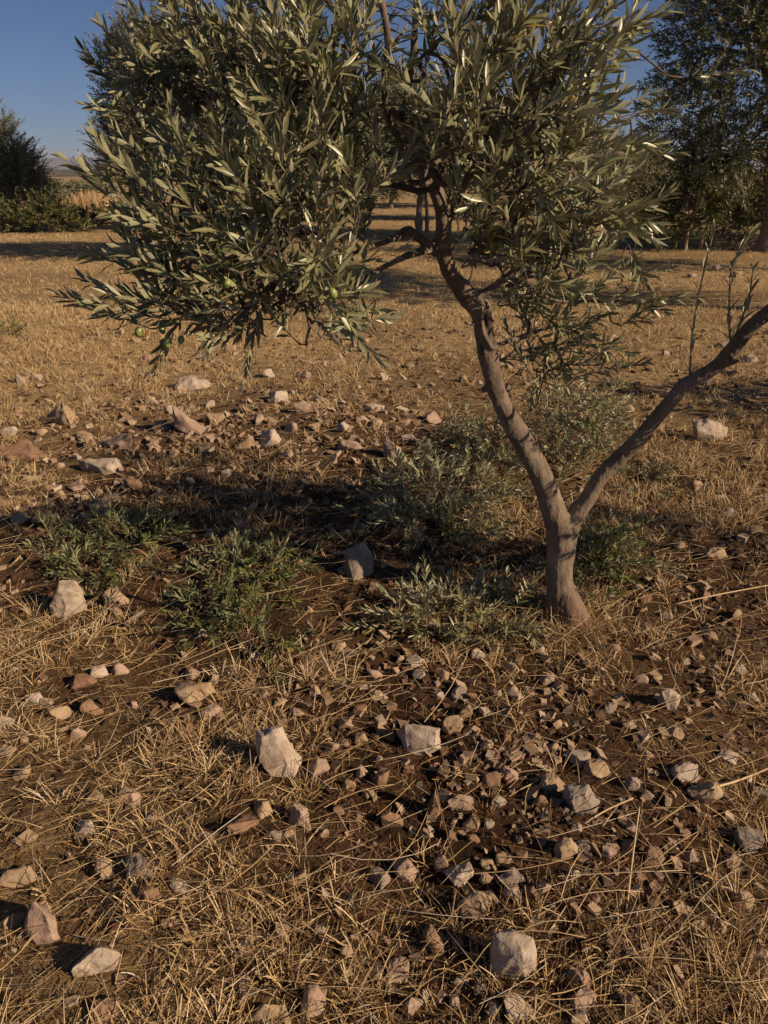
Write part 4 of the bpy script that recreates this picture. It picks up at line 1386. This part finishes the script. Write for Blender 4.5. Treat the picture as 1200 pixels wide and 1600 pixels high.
def cut_sprig(label, pts, n, ll, seed, mat):
    """a broken leafy twig lying on the plants or the straw: pts (px, py, height over the ground)"""
    r = np.random.default_rng(seed)
    c = []
    for px, py, h in pts:
        g = on_ground(px, py)
        c.append(np.array([g.x, g.y, gh1(g.x, g.y) + h]))
    root = empty('leafy_sprig', c[0])
    tag(root, label, 'sprig', 'cut olive sprigs lying about the tree')
    cc = catmull(c, 6)
    sb = Bag()
    sb.add(*tubes(cc[None], np.linspace(0.0028, 0.0010, len(cc))[None], 6))
    sb.build('stem', M_TWIG, root)
    t = np.linspace(0.25, 1, n)
    i = np.clip((t * (len(cc) - 1)).astype(int), 0, len(cc) - 2)
    ax = unit(cc[i + 1] - cc[i])
    B, D, Nn = [], [], []
    for k in range(n):
        for s in (-1, 1):
            u = unit(np.cross(ax[k], [0, 0, 1]))
            rd = u * s + np.array([0, 0, r.uniform(0.0, 0.6)])
            al = R(r.uniform(22, 48))
            d = unit(ax[k] * math.cos(al) + rd * math.sin(al))
            B.append(cc[i[k]]); D.append(d); Nn.append(np.array([0, 0, 1.0]) + r.normal(0, 0.25, 3))
    Ls = ll * r.uniform(0.7, 1.15, len(B))
    lb = Bag()
    Vl, fl, tl = leaves(B, D, Nn, Ls, Ls * 0.19, np.clip(r.normal(0.6, 0.15, len(B)), 0, 0.9), r)
    lb.add(Vl, fl, tl)
    lb.build('leaves', mat, root)


cut_sprig('long silvery olive sprig lying across the low shrubs, pointing up to the right', [(135, 992, .03), (170, 965, .05), (205, 940, .09), (235, 918, .12), (252, 905, .13)], 11, 0.042, 61, M_LEAF)
cut_sprig('thin silvery sprig lying along the front of the shrubs, lit against dark shade', [(240, 885, .12), (262, 886, .14), (285, 892, .14), (305, 903, .13)], 9, 0.022, 62, M_LEAF)
cut_sprig('flat small-leaved pale sprig lying on straw right of the bright green shrub', [(480, 1045, .02), (530, 1040, .03), (575, 1030, .035), (620, 1018, .03)], 13, 0.026, 63, M_LEAF)
cut_sprig('green sprig drooping over the stones at the lower tip of the bright green shrub', [(405, 1005, .06), (420, 1030, .05), (430, 1055, .03), (438, 1078, .02)], 9, 0.036, 64, M_SHRUB)

# pieces of dead wood
def dead_wood(label, pts, r0, seed):
    c = []
    for px, py, h in pts:
        g = on_ground(px, py)
        c.append(np.array([g.x, g.y, gh1(g.x, g.y) + h]))
    cc = catmull(c, 5)
    rr = np.random.default_rng(seed)
    rad = r0 * np.linspace(1.0, 0.7, len(cc)) * rr.uniform(0.9, 1.1, len(cc))
    Vt, fc = tubes(cc[None], rad[None], 9)
    b = Bag()
    b.add(Vt, [fc[0], fc[1], np.arange(9)[None, ::-1]], 0.0 if r0 > 0.0037 else 0.8)
    o = b.build('dead_stick', M_BARK_FAR if r0 > 0.0037 else M_STRAW)
    tag(o, label, 'stick', 'dead sticks lying on the ground')


dead_wood('short thick piece of cut brown branch in front of the silvery sprig', [(196, 984, .02), (212, 975, .03), (228, 967, .035)], 0.010, 1)
dead_wood('long thin reddish stick lying in the brush left of the trunk', [(735, 818, .05), (752, 832, .05), (772, 846, .04), (788, 858, .03)], 0.004, 2)
dead_wood('thin pale twig lying flat in straw right of the domed tan stone', [(1105, 1254, .05), (1140, 1240, .04), (1175, 1223, .03), (1200, 1212, .03)], 0.0035, 3)
dead_wood('pale straight twig lying over shaded soil to the right of the cleft stone', [(910, 1305, .04), (945, 1288, .05), (985, 1270, .05)], 0.0025, 4)
dead_wood('bent pale stalk standing in straw at the lower right', [(978, 1430, .0), (982, 1375, .06), (988, 1318, .12)], 0.0025, 5)
dead_wood('long grey stick lying in straw right of the tree foot', [(1050, 955, .03), (1110, 945, .04), (1170, 930, .03), (1215, 922, .03)], 0.003, 6)

# ------------------------------------------------------------------ the grove behind
def grove_tree(name, label, cat, base, clumps, trunks, mat, seed, nsh, leaf=(0.085, 0.020), shoot=(0.25, 0.55), up=0.5, group=None, pitch=0.045):
    """clumps: (x, y, z, r, weight) relative to the base; trunks: lists of (x, y, z, radius) relative to the base"""
    r = np.random.default_rng(seed)
    z0 = gh1(base[0], base[1])
    root = empty(name, (base[0], base[1], z0))
    tag(root, label, cat, group)
    o0 = np.array([base[0], base[1], z0])
    W = np.array([c[4] * c[3] ** 2 for c in clumps])
    W = W / W.sum()
    B, D, L = [], [], []
    cen = np.mean([c[:3] for c in clumps], axis=0)
    for (cx, cy, cz, cr, _), wgt in zip(clumps, W):
        for _ in range(max(2, int(nsh * wgt))):
            q = r.normal(0, 1, 3)
            q = q / np.linalg.norm(q) * (0.25 + 0.75 * r.random() ** 0.6)
            p = np.array([cx, cy, cz]) + cr * q * np.array([1, 1, 0.85])
            d = q * 0.7 + 0.35 * unit(p - cen) + np.array([0, 0, up]) + r.normal(0, 0.35, 3)
            B.append(o0 + np.array([p[0], p[1], max(p[2], 0.08)]))
            D.append(d)
            L.append(r.uniform(*shoot))
    B, D, L = np.array(B), unit(D), np.array(L)
    sk, skd = [], []
    tb = Bag()
    for t in trunks:
        cc = catmull([np.array(q) for q in t], 6)
        c = cc[:, :3] + o0
        tb.add(*tubes(c[None], (cc[:, 3] * (1 + 0.12 * r.normal(0, 1, len(cc))))[None], 9))
        k = max(2, len(c) // 3)
        sk.append(c[k:])
        skd.append(unit(np.gradient(c, axis=0))[k:])
    sk, skd = np.concatenate(sk), np.concatenate(skd)
    sub = r.permutation(len(B))[:min(len(B), 420)]
    P, rad = branch_net(sk, skd, B[sub], D[sub], r, 0.004, 0.0045, 0.05)
    tb.add(*tubes(P, rad, 5))
    tb.build('trunk', M_BARK_FAR, root)
    bend = np.stack([0 * L, 0 * L, -L * r.uniform(-0.05, 0.3, len(L))], -1)
    stem, lv = shoots(B, D, L, np.round(L / pitch), leaf[0], leaf[1], r, 2, bend, 0.004, 0.15, (25, 60), 0.42, 0.35)
    fb = Bag()
    fb.add(*lv)
    fb.build('crown', mat, root)
    return root


def base_at(px, py):
    p = on_ground(px, py)
    return (p.x, p.y)


def gnarled(r, hgt, rad, n=2, lean=0.3, spread=0.6):
    """a short trunk that forks"""
    out = []
    top = np.array([lean * 0.3, 0, hgt * 0.32])
    out.append([(0, 0, -0.05, rad * 1.35), (0.03, 0, hgt * 0.10, rad), (*(top * [1, 1, 0.7]), rad * 0.9), (*top, rad * 0.8)])
    for k in range(n):
        a = r.uniform(0, 6.28)
        e = top + np.array([spread * math.cos(a), spread * math.sin(a), hgt * 0.45])
        out.append([(*(top * [1, 1, .8]), rad * 0.75), (*((top + e) / 2 + r.normal(0, 0.1, 3)), rad * 0.55), (*e, rad * 0.25)])
    return out


def ball_clumps(r, n, rx, ry, z0, z1, cr):
    out = []
    for _ in range(n):
        a, q = r.uniform(0, 6.28), math.sqrt(r.random())
        z = r.uniform(z0, z1)
        s = math.sqrt(max(0.1, 1 - ((z - (z0 + z1) / 2) / ((z1 - z0) / 2 + cr)) ** 2))
        out.append((rx * q * math.cos(a) * s, ry * q * math.sin(a) * s, z, cr * r.uniform(0.7, 1.25), r.uniform(0.6, 1.2)))
    return out


GG = 'olive trees of the grove behind'
gr = np.random.default_rng(55)
# the big dark tree at the right
b = base_at(1192, 392)
grove_tree('olive_tree', 'big dark olive tree with glinting leaves at the right edge, sky showing through', 'tree', b,
           [(-1.55, 0.2, 3.9, 1.1, 1), (-2.05, 0, 2.6, 0.9, 0.8), (-0.65, 0, 5.0, 1.3, 1), (0.75, 0.3, 5.6, 1.3, 1), (0.65, 0, 4.2, 1.2, 0.8), (-0.55, -0.4, 3.2, 1.0, 0.6), (-1.45, -0.2, 1.7, 0.8, 0.8), (1.95, 0, 4.8, 1.4, 1), (2.15, 0, 3.0, 1.2, 1), (0.85, 1.0, 2.6, 1.0, 0.8), (-0.75, 0.8, 1.9, 0.9, 0.8), (-1.85, 0.6, 4.7, 0.6, 0.5), (0.85, -0.8, 3.4, 0.8, 0.6), (0.05, 0.3, 6.5, 0.8, 0.8), (1.35, 0.3, 6.8, 0.9, 0.8)],
           [[(0, 0, -.1, .20), (0.05, 0, .7, .16), (-.15, 0, 1.5, .15), (-.05, .1, 2.3, .13), (-.6, .1, 3.4, .10), (-1.2, .1, 4.6, .05)],
            [(-.15, 0, 1.4, .12), (.4, .1, 2.4, .11), (.8, .1, 3.8, .08), (1.0, .1, 5.4, .04)],
            [(-.95, .5, -.1, .04), (-1.0, .5, .9, .032), (-1.1, .4, 1.8, .03), (-1.4, .2, 3.0, .025)],
            [(-.15, 0, 1.6, .10), (.0, -.1, 3.0, .09), (-.3, .1, 4.6, .06), (-.3, .2, 6.0, .03)]],
           M_LEAF_FAR, 201, 6200, (0.105, 0.028), (0.22, 0.5), 0.3, GG, 0.038)
b = base_at(1070, 391)
grove_tree('evergreen_bush', 'sunlit yellow-green bush under the left side of the big dark olive', 'bush', b,
           [(0, 0, .9, .75, 1), (-.6, .2, .7, .6, .8), (.8, .2, 1.1, .7, .8), (.2, .2, 1.6, .55, .7), (-1.1, .3, .5, .45, .6), (1.3, .3, .6, .5, .7)],
           [[(0, 0, -.05, .05), (0, 0, .4, .04), (.1, 0, 1.0, .02)], [(.3, 0, -.05, .04), (.4, 0, .5, .03), (.8, .1, 1.0, .02)]],
           M_BUSH, 202, 1300, (0.075, 0.024), (0.15, 0.4), 0.5, 'bushes at the field edge', 0.034)
b = base_at(1150, 374)
grove_tree('evergreen_bush', 'dark thicket bush at the foot of the big dark olive', 'bush', (b[0], b[1] + .8),
           [(0, 0, .6, .7, 1), (.8, .2, .6, .6, 1), (1.7, .4, .8, .8, 1), (-.6, .2, .5, .5, .8)],
           [[(0, 0, -.05, .05), (0, 0, .3, .04), (.1, 0, .7, .02)]], M_LEAF_FAR, 203, 900, (0.075, 0.022), (0.15, 0.35), 0.5, 'bushes at the field edge', 0.034)
# left: dark tree, and the brambles at its foot
b = base_at(22, 352)
grove_tree('olive_tree', 'dark pointed olive tree at the left edge above the brambles', 'tree', b,
           [(-.5, 0, 2.6, .6, 1), (-.1, 0, 2.0, .7, 1), (.45, 0, 1.5, .55, 1), (-1.0, 0, 2.3, .8, 1), (-.5, 0, 1.5, .8, 1), (.6, 0, 2.0, .22, .7), (.75, 0, 1.1, .4, .8), (.1, .2, .9, .6, .8), (-1.7, 0, 1.9, .9, 1), (-.3, 0, 3.0, .3, .8), (.25, 0, 2.6, .25, .7)],
           gnarled(gr, 3.6, .13), M_LEAF_FAR, 204, 2600, (0.10, 0.025), (0.35, 0.8), .8, GG, 0.045)
b = base_at(78, 362)
grove_tree('bramble_bush', 'low dark green bramble bush right of the dark pointed olive', 'bush', b,
           [(0, 0, .38, .35, 1), (-.7, 0, .22, .28, 1), (.5, 0, .22, .26, 1), (-.1, .3, .55, .30, .8), (.95, .1, .12, .16, .8), (-1.25, .1, .34, .32, 1)],
           [[(0, 0, -.05, .04), (0, 0, .2, .03), (.1, 0, .5, .02)]], M_BUSH, 205, 460, (0.09, 0.040), (0.15, 0.5), .5, 'bushes at the field edge', 0.04)
b = base_at(8, 358)
grove_tree('bramble_bush', 'yellow-green low bush below the dark pointed olive at the left edge', 'bush', b,
           [(0, 0, .3, .4, 1), (.6, 0, .25, .3, 1), (-.6, 0, .35, .4, 1)], [[(0, 0, -.05, .03), (0, 0, .2, .03), (.1, 0, .4, .02)]],
           M_BUSH, 206, 160, (0.08, 0.035), (0.12, 0.4), .5, 'bushes at the field edge', 0.04)
b = base_at(132, 350)
grove_tree('bramble_bush', 'flat dark bramble at the right end of the left bushes', 'bush', b,
           [(0, 0, .15, .2, 1), (.5, 0, .15, .2, 1), (1.2, .2, .2, .28, 1), (2.0, .3, .22, .3, .9)], [[(0, 0, -.05, .03), (0, 0, .2, .03), (.1, 0, .4, .02)]],
           M_BUSH, 207, 420, (0.09, 0.04), (0.15, 0.4), .5, 'bushes at the field edge', 0.04)
# the tall tree behind the left of the crown
b = base_at(232, 360)
grove_tree('olive_tree', 'silvery olive tree with several pale stems beside the heap of white stones', 'tree', b,
           [(-.2, 0, 2.3, .8, 1), (.1, 0, 3.3, .8, 1), (.7, 0, 2.6, 1.0, 1), (.5, 0, 3.6, 1.0, 1), (1.4, 0, 2.5, .9, 1), (-.7, 0, 1.5, .55, .9), (1.8, 0, 1.7, .7, .8), (.5, 0, 4.4, .8, .9), (-.5, .2, 4.1, .45, .7), (1.4, 0, 4.0, .7, .8), (-.2, .5, 1.6, .6, .7)],
           [[(0, 0, -.05, .10), (-.05, 0, .5, .08), (-.25, 0, 1.3, .07), (-.6, 0, 2.6, .04)], [(.08, 0, -.05, .08), (.15, 0, .6, .07), (.2, 0, 1.4, .06), (.4, 0, 3.0, .03)],
            [(-.35, .1, -.05, .07), (-.45, .1, .6, .055), (-.4, .1, 1.4, .05), (-.9, 0, 2.3, .03)], [(-.75, .1, -.05, .06), (-.6, .1, .6, .05), (-.9, .1, 1.2, .03)]],
           M_LEAF_FAR, 208, 3600, (0.10, 0.026), (0.3, 0.65), .8, GG, 0.045)
# trees seen through the gaps of the crown
for k, (px, py, label, hgt, rx) in enumerate((
        (655, 364, 'slender forked olive tree with a bare pale trunk, seen left of the foreground trunk', 4.2, 1.7),
        (428, 404, 'round olive tree seen through the left half of the foreground crown', 3.6, 1.5),
        (545, 345, 'bushy olive tree in the row behind the slender forked one', 4.0, 1.9),
        (735, 345, 'olive tree in the back row half hidden by the foreground trunk', 4.2, 1.9),
        (860, 346, 'olive tree in the back row behind the right half of the foreground crown', 3.4, 1.7),
        (960, 338, 'low rounded olive tree left of the big dark one, hills above it', 2.6, 1.6))):
    b = base_at(px, py)
    tr = gnarled(gr, hgt, .11, 3, 0.2, .8)
    cl = ball_clumps(gr, 11, rx, rx, hgt * .38, hgt * .86, .75)
    if k == 0:
        cl = [c for c in cl if c[2] > 1.6] + [(0, 0, 2.9, .9, 1), (-.8, 0, 2.4, .6, 1), (.8, 0, 2.5, .7, 1)]
        tr = [[(0, 0, -.05, .12), (-.02, 0, .5, .09), (.05, 0, 1.1, .085), (.02, 0, 1.6, .07), (.2, 0, 2.8, .04)], [(.04, 0, .9, .07), (-.25, 0, 1.3, .06), (-.45, 0, 1.9, .05), (-.7, 0, 2.7, .03)], [(.22, .1, -.05, .06), (.2, .1, .6, .05), (.12, .05, 1.2, .05)]]
    grove_tree('olive_tree', label, 'tree', b, cl, tr, M_LEAF_FAR, 210 + k, 2200, (0.105, 0.026), (0.25, 0.5), .5, GG, 0.05)
# the far row and scrub against the horizon
for k, (px, py, label, hgt, rx) in enumerate((
        (108, 318, 'small pale far shrub in the gap left of the silvery olive', 0.85, 1.3), (92, 322, 'far grey-green shrub right behind the dark pointed olive', .6, 1.2), (140, 322, 'darker far shrub against the left side of the silvery olive', .8, 1.4),
        (330, 322, 'far olive glimpsed under the left of the foreground crown', 3.4, 2.2), (500, 322, 'far olive glimpsed through the middle of the foreground crown', 3.5, 2.4), (610, 326, 'far dark olive glimpsed behind the slender forked one', 3.5, 2.4),
        (700, 322, 'far olive glimpsed right behind the foreground trunk', 3.4, 2.4), (800, 324, 'far olive glimpsed below the right half of the foreground crown', 3.3, 2.3), (915, 322, 'far olive glimpsed under the right tip of the foreground crown', 2.6, 2.2), (1010, 318, 'far bush row behind the sunlit yellow-green bush', 2.4, 2.4))):
    b = base_at(px, py)
    s = b[1] / 40
    grove_tree('far_tree', label, 'tree', b, ball_clumps(gr, 8, rx * s, rx * s, hgt * s * .25, hgt * s * .8, (.8 if hgt > 2.3 else .3) * s), gnarled(gr, hgt * s, .10, 2), M_LEAF_FAR, 230 + k, 900, (0.18 * s, 0.05 * s), (0.3 * s, 0.6 * s) if hgt > 1 else (.15, .35), .5, 'far olive trees along the horizon', 0.08 * s)
# olives standing just outside the frame on the sunny side: they throw the long shadows that cross the field
for k, (x, y, hgt, rx) in enumerate(((6.5, 8.2, 6.2, 1.6), (9.4, 12.0, 5.8, 1.8), (4.2, 4.5, 1.25, .55), (13.5, 16.0, 4.5, 2.0))):
    lab = ('shade-casting olive tree nearest beyond the right edge', 'shade-casting olive tree farther back beyond the right edge', 'low dry bush just beyond the right edge', 'shade-casting olive tree farthest back beyond the right edge')[k]
    nm, ct = ('evergreen_bush', 'bush') if k == 2 else ('olive_tree', 'tree')
    grove_tree(nm, lab, ct, (x, y), ball_clumps(gr, 10, rx, rx, hgt * .38, hgt * .85, .75 if k != 2 else .25), gnarled(gr, hgt, .12 if k != 2 else .03, 3), M_LEAF_FAR, 260 + k, 2000 if k != 2 else 300, (0.10, 0.026), (0.25, 0.5) if k != 2 else (.1, .25), .5, GG if k != 2 else 'bushes at the field edge', 0.05)

# a patch of tall dry grass in the gap, left
r7 = np.random.default_rng(71)
b = base_at(120, 334)
n = 2600
x = b[0] + r7.uniform(-1.8, 1.8, n)
y = b[1] + 2 + r7.uniform(-1.5, 2.0, n)
hh = 0.75 * np.exp(-((x - b[0]) / 1.2) ** 2) * r7.uniform(.5, 1.1, n) + .12
D = unit(np.stack([r7.normal(0, .25, n), r7.normal(0, .25, n), np.ones(n)], -1))
bag = Bag()
bag.add(*strips(np.stack([x, y, gh(x, y)], -1), D, hh, np.full(n, .02), D * 0, np.clip(r7.normal(.62, .1, n), 0, 1), rng=r7))
o = bag.build('tall_dry_grass', M_STRAW)
tag(o, 'patch of tall dry yellow grass behind the left brambles', 'grass', kind='stuff')

# the heap of white stones by the pale stems
for k, (px, py, s) in enumerate(((203, 346, 15), (218, 350, 18), (212, 338, 14), (226, 342, 12), (198, 353, 12), (243, 348, 11))):
    lab = ['leftmost white field stone of the heap by the pale stems', 'biggest white field stone, front of the heap by the pale stems', 'topmost white field stone of the heap by the pale stems',
           'white field stone leaning at the right of the heap by the pale stems', 'low white field stone at the left foot of the heap by the pale stems', 'outlying white field stone right of the heap by the pale stems'][k]
    oo = put_stone(px, py, s, s * .8, 'white', 'block', 900 + k, lab, 'heap of white stones by the pale stems')
    if k in (2, 3):
        oo.location.z += 0.12

# ------------------------------------------------------------------ air
def haze():
    bm = bmesh.new()
    bmesh.ops.create_cube(bm, size=1)
    for v in bm.verts:
        v.co = Vector((v.co.x * 24000, v.co.y * 18000 + 3000, -6 if v.co.z < 0 else 150))
    me = bpy.data.meshes.new('haze')
    bm.to_mesh(me)
    bm.free()
    m = bpy.data.materials.new('air')
    m.use_nodes = True
    n = m.node_tree.nodes
    n.clear()
    out = n.new('ShaderNodeOutputMaterial')
    pv = n.new('ShaderNodeVolumePrincipled')
    pv.inputs['Color'].default_value = (0.75, 0.82, 0.98, 1)
    pv.inputs['Density'].default_value = 0.00014
    m.node_tree.links.new(pv.outputs[0], out.inputs['Volume'])
    me.materials.append(m)
    o = bpy.data.objects.new('haze', me)
    COL.objects.link(o)
    tag(o, 'thin summer haze over the field and hills', 'haze', kind='stuff')


haze()
